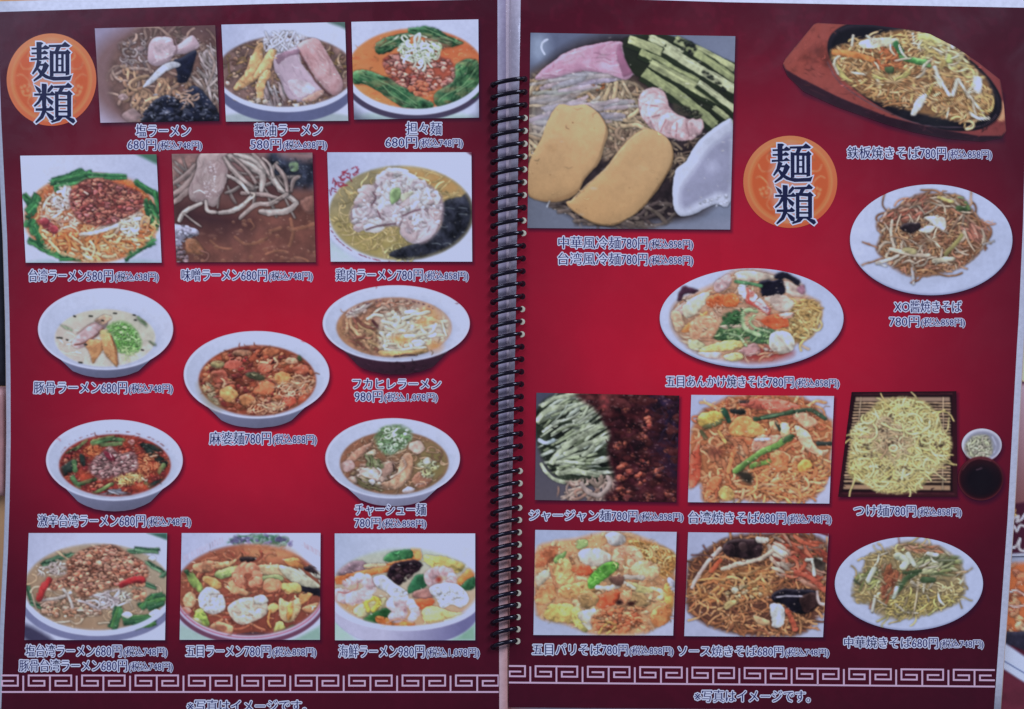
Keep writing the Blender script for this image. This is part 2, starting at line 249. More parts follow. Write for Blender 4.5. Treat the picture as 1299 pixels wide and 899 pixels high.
def d_tantan():
    c = Cv(443, 21, 610, 154, (176, 188, 228)).frame(270, 0, 3.711)
    c.fill(c.emask(950, 610, 400, 90, 12), (170, 200, 205)); c.fill(c.mask([(640, 490), (760, 560), (1200, 560), (1260, 480), (1260, 580), (640, 580)], 12), (90, 96, 120)); c.fill(c.emask(955, 360, 345, 206), (66, 56, 86)); c.fill(c.emask(955, 335, 335, 205), (178, 186, 226)); m = c.emask(955, 322, 318, 188, 3)
    c.fill(m, (198, 116, 66), .09, NC); c.grad(m, (206, 138, 78), (178, 92, 60), 700, 480, 1100, 300, a=.6); c.noodles(m, 14, 12, [(205, 140, 90), (190, 120, 80)], 120, .3, a=.5) if False else None
    G = (34, 84, 52); G2 = (60, 112, 68)
    c.blob([(765, 215), (800, 180), (880, 158), (930, 160), (900, 200), (830, 240), (780, 250)], G, 20, .5, col2=G2, tex=.12)
    c.blob([(920, 130), (990, 122), (1060, 135), (1110, 170), (1180, 200), (1120, 215), (1020, 180), (930, 160)], G, 20, .5, col2=G2, tex=.12)
    c.blob([(1000, 185), (1100, 175), (1130, 210), (1060, 230)], (112, 84, 62), 20)
    c.blob([(662, 335), (720, 330), (830, 365), (900, 400), (960, 450), (1030, 480), (1020, 510), (900, 508), (830, 470), (780, 430), (720, 400), (665, 390)], G, 26, .5, col2=G2, tex=.15)
    c.blob([(1045, 440), (1120, 380), (1150, 300), (1210, 275), (1255, 300), (1255, 440), (1150, 480), (1060, 500)], G, 26, .5, col2=G2, tex=.15)
    for q in ([(662, 335), (720, 330), (830, 365), (900, 400), (960, 450), (1030, 480), (1020, 510), (900, 508), (830, 470), (780, 430), (720, 400), (665, 390)], [(1045, 440), (1120, 380), (1150, 300), (1210, 275), (1255, 300), (1255, 440), (1150, 480), (1060, 500)], [(920, 130), (990, 122), (1060, 135), (1110, 170), (1180, 200), (1120, 215), (1020, 180), (930, 160)], [(765, 215), (800, 180), (880, 158), (930, 160), (900, 200), (830, 240), (780, 250)]): c.folds(q, 26, (74, 126, 80), 7, .5, .5); c.folds(q, 24, (20, 58, 38), 7, .6, .5); c.folds(q, 8, (130, 170, 130), 3, .6, .4)
    c.gloss(m, 40, 34, (224, 150, 100), .3); c.gloss(m, 30, 20, (150, 56, 40), .4)
    for p in ([(700, 350), (800, 385), (880, 430), (960, 490)], [(1240, 320), (1180, 400), (1090, 450), (1060, 480)], [(1000, 135), (1060, 160), (1130, 190)], [(790, 220), (850, 190), (900, 170)], [(800, 400), (850, 450), (930, 490)], [(1230, 380), (1150, 430)]): c.stroke(p, 5, (104, 150, 100), ao=.2)
    mm = c.mask([(800, 290), (860, 250), (1000, 260), (1120, 280), (1130, 380), (1010, 430), (930, 420), (840, 370)], 3); c.fill(mm, (150, 66, 58), a=.7)
    c.crumbs(mm, 110, 32, [(190, 124, 118), (160, 92, 88), (205, 140, 126), (130, 54, 50), (176, 108, 96)])
    c.crumbs(c.mask([(920, 380), (1020, 390), (1010, 450), (930, 440)], 2), 10, 44, [(205, 110, 80)])
    mt = c.mask([(870, 230), (920, 190), (1060, 200), (1070, 240), (1030, 290), (960, 290), (900, 270)], 3)
    c.noodles(mt, 60, 11, [(205, 225, 200), (178, 210, 150), (225, 235, 225), (190, 214, 190)], 60, .6)
    c.noodles(c.mask([(860, 170), (1070, 190), (1040, 320), (960, 320), (880, 280)], 3), 16, 10, [(210, 228, 200), (225, 235, 225)], 70, .6)
    c.stroke([(955, 220), (950, 180), (975, 158), (968, 195)], 14, (205, 220, 210)); c.stroke([(990, 270), (1000, 310), (990, 330)], 12, (215, 228, 205)); c.stroke([(1000, 280), (1030, 315)], 10, (215, 228, 205))
    r = np.clip(c.emask(955, 335, 335, 205) - c.emask(955, 322, 320, 190), 0, 1) * c.mask([(600, 380), (1300, 380), (1300, 600), (600, 600)], 6, False); c.fill(r, (196, 204, 238))
    c.glints(m, 50, 6, (235, 190, 170), .5); c.blur(1); c.grain(.03, 0.15); return c
def chives(c, L, w=26, g=((46, 116, 66), (60, 132, 76), (32, 88, 54)), **k):
    for i, p in enumerate(L):
        p = np.array(p, float); d = p[-1] - p[0]; d /= np.hypot(*d) + 1e-6; nr = np.array([-d[1], d[0]])
        for j in (-1, 0, 1):
            o = nr * w * .3 * j + d * RS.randn() * w * .2; q = g[(i + j) % len(g)]; h = w * .27; c.blob([tuple(p[0] + o - nr * h), tuple(p[-1] + o - nr * h * .9), tuple(p[-1] + o + nr * h * .9), tuple(p[0] + o + nr * h)], q, 6, .35, .3, .4, .06, sm=False); c.stroke([tuple(p[0] + o - nr * h * .3), tuple(p[-1] + o - nr * h * .3)], w * .08, [v * 1.35 for v in q], ao=0, lit=0, a=.6, sm=False)
def d_taiwan():
    c = Cv(23, 193, 207, 336, (184, 194, 230)).frame(0, 180, 4.496)
    c.grad(1, (190, 198, 232), (170, 182, 222), 200, 80, 700, 300); c.fill(c.mask([(760, 60), (910, 60), (910, 135)], 4, False), (62, 112, 92)); c.fill(c.emask(530, 720, 480, 60, 20), (130, 168, 180), a=.6)
    c.fill(c.emask(525, 450, 405, 262, 3), (190, 198, 234)); c.fill(c.emask(525, 435, 388, 255, 6), (206, 150, 110)); m = c.emask(525, 432, 378, 250, 5); c.fill(m, (190, 112, 70), .1)
    c.fill(c.mask([(700, 220), (800, 260), (800, 330), (720, 300)], 12), (205, 100, 44))
    c.noodles(m, 90, 15, [(206, 150, 104), (190, 126, 80), (220, 178, 130), (178, 96, 60)], 130, .4)
    chives(c, [[(300, 225), (470, 165)], [(290, 235), (520, 175)], [(500, 190), (725, 200)], [(310, 245), (500, 215)], [(770, 225), (905, 310)], [(820, 330), (900, 480)], [(850, 350), (905, 430)], [(840, 380), (880, 500)], [(890, 280), (915, 400)], [(160, 560), (350, 660)], [(150, 320), (190, 380)], [(135, 300), (165, 330)], [(250, 600), (450, 665)], [(720, 660), (885, 560)], [(320, 260), (330, 280)], [(170, 440), (190, 520)], [(200, 480), (240, 590)], [(350, 660), (480, 655)]], 32)
    chives(c, [[(170, 410), (215, 300)], [(150, 420), (200, 370)], [(160, 480), (180, 440)]], 52)
    c.noodles(m * c.mask([(240, 460), (480, 540), (860, 420), (870, 560), (700, 660), (520, 680), (280, 620)], 6), 80, 17, [(214, 160, 104), (226, 186, 136), (200, 134, 80), (232, 204, 160), (196, 110, 60)], 190, .28, .1, 1.6)
    c.noodles(c.mask([(240, 300), (400, 340), (450, 500), (260, 480)], 6), 34, 15, [(206, 168, 150), (226, 200, 180), (180, 126, 106)], 100, .4)
    c.noodles(c.mask([(320, 270), (410, 260), (390, 380), (300, 370)], 5), 14, 18, [(225, 215, 215), (205, 190, 195)], 90, .5)
    for x, y in ((270, 480), (300, 500), (250, 455)): c.blob([(x - 30, y), (x, y - 24), (x + 34, y - 6), (x + 10, y + 26)], (156, 62, 74), 14, .4)
    c.shreds(c.mask([(520, 480), (700, 430), (800, 400), (820, 480), (680, 540), (540, 560)], 4), 26, 20, [(226, 208, 196), (205, 176, 156), (236, 224, 214)], 130, -.4, .9)
    mm = c.mask([(400, 290), (460, 230), (550, 205), (680, 240), (800, 290), (810, 370), (700, 440), (600, 475), (480, 460), (410, 380)], 4); c.fill(mm, (140, 66, 62)); c.crumbs(mm, 240, 34, [(184, 106, 92), (160, 82, 74), (200, 124, 104), (140, 60, 60), (176, 96, 100)])
    c.stroke([(460, 525), (560, 512), (660, 480), (760, 440), (800, 436)], 22, (228, 214, 208)); c.stroke([(300, 360), (350, 340), (380, 375), (330, 395)], 9, (225, 205, 205)); c.noodles(c.mask([(690, 440), (790, 450), (790, 540), (690, 530)], 3), 14, 16, [(226, 206, 176), (236, 222, 204)], 90, .6)
    c.stroke([(480, 282), (500, 296)], 10, (250, 210, 200)); c.stroke([(800, 480), (820, 430), (850, 440), (830, 520)], 15, (220, 160, 116))
    c.glints(m, 50, 6, (245, 225, 210)); c.blur(1); c.grain(.03, 0.6); return c
def d_miso():
    c = Cv(215, 190, 403, 336, (110, 76, 78)).frame(200, 180, 4.496)
    c.grad(1, (128, 96, 100), (112, 66, 58), 480, 60, 480, 400, 1); c.fill(1 * c.mask([(80, 380), (500, 420), (900, 300), (900, 700), (80, 700)], 30), (106, 62, 54), .1, NC)
    c.fill(c.mask([(80, 330), (300, 360), (520, 440), (400, 520), (120, 480)], 30), (58, 32, 38), a=.85); c.fill(c.mask([(640, 60), (890, 60), (890, 270), (760, 260), (660, 190)], 8), (38, 42, 58), .25); c.fill(c.mask([(700, 60), (890, 60), (890, 100), (760, 90)], 12), (160, 120, 120)); c.fill(c.mask([(380, 190), (560, 230), (740, 220), (740, 310), (500, 330), (380, 300)], 14), (80, 48, 48))
    c.fill(c.mask([(80, 90), (230, 90), (190, 240), (80, 220)], 10), (140, 104, 100), .12)
    c.blob([(750, 120), (800, 110), (800, 160), (760, 170)], (112, 140, 104), 16); c.fill(c.mask([(780, 270), (895, 270), (895, 340), (740, 330)], 12), (118, 72, 64), a=.7); c.blob([(810, 340), (850, 310), (896, 306), (896, 400), (840, 400)], (146, 98, 88), 24, a=.8, soft=3)
    for k in range(26): x = 650 + RS.rand() * 230; y = 90 + RS.rand() * 160; c.stroke([(x, y), (x + RS.randn() * 30, y + RS.rand() * 30)], 8, (52, 58, 74), ao=.2, a=.6)
    W = [(176, 156, 154), (190, 174, 172), (164, 140, 138), (200, 186, 184)]
    def sprout(p, w, col, a=.93):
        c.stroke(p, w, [v * .86 for v in col], lit=.12, edge=.35, ao=.7, a=a, taper=.3, tex=.06); c.stroke([(x - w * .08, y - w * .14) for x, y in p], w * .5, [v * 1.04 for v in col], ao=0, lit=.1, edge=0, a=.6, taper=.4, tex=.06); c.stroke([(x - w * .12, y - w * .26) for x, y in p], w * .12, (226, 214, 214), ao=0, lit=0, a=.45, taper=.6)
    for k in range(34): x = 90 + RS.rand() * 640; y = 80 + RS.rand() * 240; a = .5 + RS.randn() * .7; L = 60 + RS.rand() * 90; sprout([(x, y), (x + math.cos(a) * L / 2, y + math.sin(a) * L / 2 + 6), (x + math.cos(a) * L, y + math.sin(a) * L)], 15 + RS.rand() * 10, [v * .72 for v in W[k % 4]], .7)
    for p, w in (([(60, 320), (150, 260), (200, 190), (240, 100)], 40), ([(85, 350), (150, 300), (215, 240)], 34), ([(85, 240), (160, 190), (215, 130)], 30)): sprout(p, w, (158, 132, 130))
    M = [(245, 60), (390, 60), (402, 150), (385, 240), (355, 310), (322, 372), (255, 350), (190, 330), (185, 260), (220, 160)]; c.blob(M, (166, 144, 146), 30, .25, .2, .6, .03, col2=(150, 124, 128), flat=True); c.folds(M, 40, (190, 172, 178), 5, .45, .7); c.folds(M, 26, (128, 100, 104), 4, .4, .7); c.glints(c.mask([(270, 130), (330, 120), (330, 300), (260, 300)]), 60, 6, (222, 214, 230), .8)
    for i, (p, w) in enumerate((([(380, 90), (440, 170), (540, 262)], 32), ([(410, 80), (520, 130), (596, 180), (592, 280)], 44), ([(430, 90), (500, 150), (560, 230)], 26), ([(440, 70), (540, 100), (640, 180), (700, 270), (792, 342)], 34), ([(540, 66), (590, 110), (640, 190)], 24), ([(680, 120), (650, 170), (690, 250), (740, 300)], 26), ([(670, 130), (720, 190), (742, 292)], 26), ([(540, 300), (500, 350), (440, 388), (350, 404)], 27), ([(740, 296), (640, 350), (560, 360), (468, 432)], 26), ([(795, 345), (740, 390), (660, 402), (585, 395)], 36), ([(480, 290), (600, 300), (700, 322)], 26), ([(250, 350), (150, 400), (122, 452)], 26), ([(150, 410), (200, 450), (247, 482)], 14), ([(275, 340), (286, 392), (332, 404)], 26), ([(760, 280), (772, 220), (806, 196)], 26), ([(400, 190), (470, 230), (520, 290)], 22), ([(600, 90), (640, 130), (660, 200)], 18))): sprout(p, w, W[i % 4])
    c.stroke([(500, 345), (540, 320), (552, 300), (536, 294)], 11, (216, 196, 186)); c.stroke([(640, 350), (700, 310), (732, 290)], 5, (206, 188, 180)); c.stroke([(205, 290), (240, 275), (270, 295)], 5, (226, 216, 222), ao=0)
    c.blob([(82, 475), (150, 478), (220, 495), (225, 530), (150, 545), (110, 640), (80, 620)], (158, 156, 186), 30, .2, tex=.12); c.crumbs(c.mask([(85, 480), (220, 500), (110, 620)]), 26, 22, [(176, 176, 206), (140, 136, 164)], .3); c.crumbs(c.mask([(85, 590), (160, 620), (170, 690), (85, 690)]), 26, 30, [(130, 108, 122), (150, 120, 130)])
    c.blob([(160, 560), (215, 545), (250, 590), (265, 630), (190, 640), (155, 610)], (140, 92, 66), 22, .4, soft=2); c.stroke([(250, 620), (290, 640), (280, 672), (250, 680)], 10, (130, 84, 76))
    for p, w in (([(440, 540), (500, 582), (560, 575), (620, 545)], 17), ([(760, 440), (770, 520), (750, 590)], 20), ([(640, 505), (700, 490)], 22), ([(760, 500), (850, 480), (890, 470)], 22), ([(780, 655), (830, 665), (860, 680)], 13), ([(530, 450), (550, 480), (530, 500)], 10), ([(300, 560), (350, 600), (420, 610)], 14), ([(620, 640), (680, 620), (740, 630)], 14)): c.stroke(p, w, (160, 106, 80), ao=.2, a=.6)
    mb = c.mask([(250, 500), (890, 420), (890, 685), (250, 685)], 6)
    for q in c.pick(mb, 36):
        x, y = c.inv(q); r = 4 + RS.rand() * 9; c.fill(c.emask(x, y, r * 1.3, r, 1), (136, 88, 66), a=.5); c.stroke([(x - r, y - r * .5), (x, y - r * .9), (x + r * .6, y - r * .6)], 2.5, (206, 160, 136), ao=0, lit=0, a=.7)
    c.gloss(mb, 22, 26, (156, 108, 92), .4); c.glints(mb, 50, 5, (220, 176, 156), .6); c.glints(c.mask([(650, 100), (880, 110), (880, 260), (660, 180)]), 30, 5, (140, 160, 180)); c.blur(1); c.grain(.03, 0.04); return c
def d_chicken():
    c = Cv(412, 189, 602, 336, (176, 188, 228)).frame(400, 180, 4.496)
    c.grad(1, (160, 174, 218), (186, 196, 234), 100, 60, 600, 160); c.fill(c.mask([(860, 56), (895, 56), (895, 80)], 2, False), (100, 40, 60))
    c.fill(c.mask([(80, 560), (250, 690), (890, 690), (895, 560), (895, 700), (80, 700)], 6, False), (172, 196, 214)); c.fill(c.emask(490, 430, 445, 270), (186, 196, 234)); m = c.emask(490, 405, 412, 270, 3)
    c.fill(m, (146, 134, 96), .06, NC); m = c.emask(490, 405, 405, 262, 6); c.fill(c.mask([(500, 150), (800, 160), (880, 280), (720, 330), (600, 250)], 20) * m, (170, 132, 76), a=.8); c.fill(c.mask([(100, 430), (500, 500), (480, 690), (240, 690)], 20) * m, (150, 138, 72), a=.7)
    c.noodles(m, 150, 9, [(176, 158, 104), (156, 138, 84), (194, 174, 124), (140, 124, 78)], 130, .4, ao=.16, edge=.1, a_=0) if False else c.noodles(m, 150, 9, [(176, 158, 104), (156, 138, 84), (194, 174, 124), (140, 124, 78)], 130, .4, ao=.16, edge=.1); c.gloss(m, 50, 30, (196, 178, 130), .35)
    for x, y in ((440, 640), (510, 655), (470, 620)): c.noodles(c.emask(x, y, 60, 40, 3), 7, 11, [(190, 180, 120)], 130, .3, loop=.6)
    c.blob([(720, 350), (830, 310), (890, 290), (892, 520), (800, 590), (700, 650), (560, 680), (480, 672), (420, 640), (520, 590), (640, 560), (720, 480)], (34, 36, 48), 30, .3, .1, tex=.25, m=m)
    for _ in range(12): x = 650 + RS.rand() * 220; y = 340 + RS.rand() * 260; c.stroke([(x, y), (x + 30, y + RS.randn() * 10), (x + 50, y + 6)], 4, (104, 116, 128), m, ao=0)
    P = [(205, 196, 208), (190, 176, 192), (214, 208, 216), (196, 172, 182)]
    c.fill(c.mask([(205, 380), (330, 240), (440, 150), (600, 220), (720, 310), (715, 480), (600, 580), (470, 480), (300, 500), (215, 470)], 4), (150, 126, 140))
    for i, (x, y, a, b) in enumerate(((450, 180, 90, 34), (380, 220, 60, 50), (520, 220, 80, 40), (300, 280, 60, 46), (400, 300, 66, 76), (590, 250, 60, 44), (470, 270, 60, 50), (270, 340, 50, 50), (250, 410, 46, 44), (310, 400, 60, 50), (370, 350, 44, 56), (520, 330, 70, 60), (590, 330, 70, 60), (440, 400, 80, 56), (660, 330, 60, 70), (670, 430, 50, 60), (560, 390, 70, 40), (540, 430, 60, 30), (340, 460, 60, 30), (260, 485, 46, 30), (430, 450, 50, 24), (590, 480, 110, 96), (330, 490, 60, 26), (540, 500, 60, 60))):
        k = 10; pts = [(x + math.cos(t) * a * (.66 + .52 * RS.rand()), y + math.sin(t) * b * (.66 + .52 * RS.rand())) for t in np.linspace(0, 6.28, k, endpoint=False)]; c.blob(pts, P[i % 4], 26, .2, .18, .3, .03, flat=True); c.folds(pts, 5, (224, 216, 224), 6, .5, .9); c.folds(pts, 3, (150, 124, 138), 4, .4, .9)
    mc = c.mask([(215, 390), (330, 250), (440, 165), (600, 225), (715, 320), (705, 480), (600, 570), (470, 480), (300, 500), (215, 470)], 4); c.crumbs(mc, 46, 44, P, .3, .22); c.shreds(mc, 60, 12, [(222, 214, 222), (206, 194, 206), (176, 152, 166)], 44, ao=.15, lit=.15, a=.7)
    c.blob([(430, 275), (480, 265), (485, 320), (440, 350), (425, 320)], (124, 156, 104), 12); c.blob([(490, 300), (540, 280), (560, 290), (500, 340)], (186, 200, 160), 12, a=.6)
    for p in ([(330, 290), (345, 320), (320, 360)], [(355, 390), (370, 430)], [(500, 420), (560, 395), (600, 385)], [(290, 500), (350, 480), (460, 465)]): c.stroke(p, 7, (110, 72, 88), ao=.4, lit=0)
    for k in range(46): t = RS.rand(); x = 85 + t * 155 + RS.randn() * 8; y = 275 - t * 125 + RS.randn() * 18; c.stroke([(x, y), (x + RS.randn() * 14, y + RS.randn() * 14)], 6, (150, 44, 70), ao=0, lit=0)
    for k in range(30): t = math.pi * (.55 + .42 * RS.rand()); c.stroke([(490 + math.cos(t) * 420, 430 + math.sin(t) * 255), (500 + math.cos(t) * 420, 436 + math.sin(t) * 255)], 4, (140, 60, 80), ao=0, lit=0)
    c.glints(m, 30, 4, (225, 220, 200), .6); c.blur(1); c.grain(.03, 0.12); return c
def d_tonkotsu():
    c = Cv(44, 360, 224, 484, (150, 24, 40)).frame(0, 350, 5.288); m = bowl(c, 708, 355, 455, 275, 1, 705, 415, 335, 190, (196, 188, 178), bot=686, body=(104, 108, 146))
    c.fill(c.emask(690, 120, 40, 14, 10), (205, 214, 244)); c.fill(c.emask(620, 420, 280, 170, 40) * m, (205, 188, 180), .04, NC); c.fill(c.mask([(440, 300), (700, 220), (1000, 330), (1020, 420), (820, 300), (560, 280)], 24) * m, (176, 180, 160), a=.8)
    c.noodles(c.emask(640, 460, 260, 120, 20) * m, 40, 9, [(210, 196, 182), (196, 182, 168)], 120, .4, ao=.12, edge=.1, lit=.15)
    for x, y in ((460, 350), (430, 340), (940, 300), (960, 320), (1020, 450)): c.blob([(x - 26, y - 14), (x + 24, y + 4), (x + 20, y + 22)], (130, 160, 120), 10, a=.6)
    c.blob([(480, 430), (560, 350), (640, 300), (700, 300), (720, 330), (660, 380), (560, 470), (495, 475)], (190, 154, 160), 22, .3, .2, tex=.07); c.blob([(640, 300), (700, 265), (745, 275), (735, 300), (690, 330)], (176, 140, 116), 14, .3); c.stroke([(500, 462), (560, 450), (640, 400), (690, 350)], 10, (136, 78, 70)); c.stroke([(520, 385), (590, 335), (680, 300)], 5, (150, 110, 108))
    mg = c.mask([(720, 340), (820, 305), (900, 350), (945, 440), (930, 500), (850, 515), (790, 500), (760, 430)], 5); c.fill(mg, (104, 164, 78)); c.noodles(mg, 130, 9, [(110, 176, 84), (150, 200, 120), (84, 146, 60), (176, 214, 150), (96, 160, 70)], 50, .9, ao=.35)
    c.noodles(c.mask([(800, 480), (900, 480), (880, 560), (830, 560)], 14), 16, 9, [(170, 200, 130)], 50, .6, ao=.1)
    c.blob([(582, 440), (640, 425), (690, 440), (690, 490), (660, 530), (628, 588), (606, 545)], (196, 134, 86), 18, .3, .2); c.blob([(668, 375), (720, 368), (755, 420), (780, 500), (792, 596), (770, 596), (720, 540), (690, 480)], (200, 140, 90), 20, .35, .2); c.stroke([(745, 400), (775, 490), (790, 590)], 7, (150, 90, 56))
    for x, y, w in ((400, 413, 34), (610, 268, 20), (772, 250, 16), (450, 428, 8), (540, 580, 18), (575, 458, 14), (900, 262, 14), (910, 295, 10), (955, 495, 12), (690, 298, 10), (500, 268, 8)): c.stroke([(x - w / 2, y), (x + w / 2, y + 2)], 11, (44, 44, 40), ao=.1)
    c.stroke([(1005, 440), (1030, 465)], 8, (110, 120, 90)); c.stroke([(925, 275), (975, 320)], 14, (110, 140, 100)); c.blur(1); c.grain(.02, 0.1); return c
def d_mapo():
    c = Cv(229, 415, 422, 547, (150, 24, 40)).frame(220, 400, 4.995); m = bowl(c, 527, 375, 463, 278, 1, 532, 412, 370, 222, (146, 70, 48), bot=716)
    c.fill(c.emask(532, 412, 362, 214, 6), (160, 72, 48), .16, NM); c.fill(c.mask([(170, 440), (260, 470), (300, 580), (220, 560)], 14), (130, 112, 74), a=.8)
    mi = c.emask(532, 412, 362, 214, 4); c.noodles(mi, 50, 12, [(190, 100, 66), (130, 60, 44), (206, 130, 90)], 60, .6)
    c.crumbs(mi, 170, 50, [(196, 104, 66), (170, 76, 50), (206, 130, 84), (140, 44, 40), (180, 96, 72), (120, 40, 36)])
    for x, y, a, b, col in ((575, 460, 62, 50, (190, 98, 62)), (350, 500, 58, 46, (206, 146, 84)), (470, 535, 56, 40, (200, 122, 74)), (690, 400, 52, 46, (206, 128, 72)), (575, 340, 50, 34, (184, 90, 66)), (810, 345, 56, 36, (170, 84, 60)), (380, 310, 66, 30, (176, 80, 64)), (290, 390, 50, 50, (180, 86, 66)), (620, 230, 56, 28, (196, 104, 66)), (745, 285, 40, 24, (205, 150, 116)), (740, 540, 50, 36, (170, 70, 50)), (460, 410, 34, 34, (170, 80, 56)), (640, 575, 60, 26, (206, 150, 116)), (430, 235, 60, 20, (150, 100, 74)), (280, 310, 50, 22, (130, 116, 74))):
        c.blob([(x + math.cos(t) * a * (.85 + .3 * RS.rand()), y + math.sin(t) * b * (.85 + .3 * RS.rand())) for t in np.linspace(0.4, 6.68, 6, endpoint=False)], col, 18, .35, .3, .5, .08, mi)
    c.noodles(c.mask([(640, 440), (880, 380), (880, 480), (700, 520)], 4) * mi, 36, 9, [(226, 166, 130), (206, 130, 90), (235, 190, 156)], 110, .5); c.noodles(c.mask([(460, 590), (520, 530), (700, 540), (680, 620), (500, 625)], 4) * mi, 22, 10, [(230, 176, 140), (210, 140, 100)], 110, .5)
    for r in (0, 1, 2, 3, 4): x = 215 + 10 * r; y = 455 + 30 * r; c.noodles(c.emask(x, y, 40, 26, 3) * mi, 5, 12, [(150, 134, 96), (176, 156, 120)], 60, .8)
    for p in ([(760, 390), (800, 378), (830, 400), (860, 385)], [(750, 420), (800, 430), (860, 415)], [(305, 400), (325, 420), (315, 455)], [(640, 270), (660, 300), (640, 330)], [(530, 290), (600, 300)]): c.stroke(p, 12, (226, 170, 130))
    c.blob([(455, 370), (510, 355), (560, 375), (582, 405), (530, 410), (480, 395)], (66, 66, 44), 14, .4); c.stroke([(500, 372), (530, 380)], 10, (150, 140, 100)); c.blob([(785, 262), (800, 250), (815, 280), (795, 290)], (60, 76, 44), 8)
    c.glints(mi, 90, 6, (250, 200, 180)); c.blur(1); c.grain(.02, 0.5); return c
def d_fin():
    c = Cv(406, 357, 600, 478, (150, 24, 40)).frame(400, 350, 5.29); m = bowl(c, 543, 318, 495, 258, 1, 528, 345, 385, 200, (164, 112, 88), bot=664, body=(64, 34, 52), bodyrx=.74)
    c.fill(c.mask([(450, 260), (700, 200), (880, 280), (900, 400), (760, 520), (480, 500)], 20) * m, (200, 186, 176)); c.fill(c.mask([(150, 320), (340, 330), (380, 480), (240, 460)], 24) * m, (168, 122, 76), a=.8)
    mi = c.emask(528, 345, 370, 188, 8); c.noodles(c.mask([(250, 190), (480, 150), (640, 160), (640, 240), (430, 260), (240, 280)], 8) * mi, 46, 18, [(170, 126, 106), (190, 150, 130), (150, 96, 76), (200, 170, 150)], 130, .25, -.4, 1.2)
    c.noodles(c.mask([(160, 300), (320, 260), (470, 400), (420, 520), (250, 470)], 8) * mi, 44, 20, [(176, 130, 96), (150, 98, 76), (190, 150, 104), (130, 74, 60)], 130, .35, 1.2, 1.6)
    c.noodles(c.mask([(190, 200), (360, 190), (300, 240), (200, 280)], 8) * mi, 14, 18, [(190, 170, 170), (200, 184, 180)], 120, .2, -.4, .6)
    c.stroke([(385, 300), (420, 345), (450, 378)], 16, (84, 44, 48))
    mk = c.mask([(460, 270), (620, 200), (760, 200), (900, 290), (890, 420), (760, 500), (480, 510), (440, 430)], 8) * mi; c.noodles(mk, 60, 24, [(220, 206, 180), (206, 190, 164), (230, 220, 206), (190, 176, 160)], 140, .5, edge=.2)
    for x, y, a, b in ((725, 312, 40, 26), (800, 280, 30, 22), (580, 425, 70, 30), (800, 470, 44, 30), (750, 235, 40, 18)): c.fill(c.emask(x, y, a, b, 12), (206, 128, 60), a=.85)
    for p, w in (([(455, 380), (460, 430), (490, 440)], 22), ([(480, 490), (460, 470), (480, 450), (540, 460)], 12), ([(470, 490), (560, 500), (660, 485), (740, 480)], 20), ([(520, 375), (600, 370)], 22), ([(610, 400), (680, 400), (740, 385)], 26), ([(590, 285), (660, 265), (760, 240)], 22), ([(880, 400), (860, 340), (850, 300)], 12), ([(350, 290), (400, 260), (450, 270)], 20), ([(440, 380), (460, 410), (470, 440)], 20)): c.stroke(p, w, (226, 212, 186))
    c.blob([(435, 500), (560, 505), (740, 490), (730, 520), (560, 535), (440, 530)], (196, 152, 96), 18); c.stroke([(530, 538), (600, 530), (680, 530)], 10, (84, 50, 56)); c.blob([(640, 440), (700, 425), (740, 450), (680, 475)], (225, 222, 226), 16)
    for _ in range(16): t = 3.6 + RS.rand() * 2; c.stroke([(528 + math.cos(t) * 350, 335 + math.sin(t) * 178), (534 + math.cos(t) * 345, 337 + math.sin(t) * 176)], 8, (110, 70, 84), ao=0)
    c.glints(mi, 40, 6, (240, 220, 200), .6); c.blur(1); c.grain(.02); return c
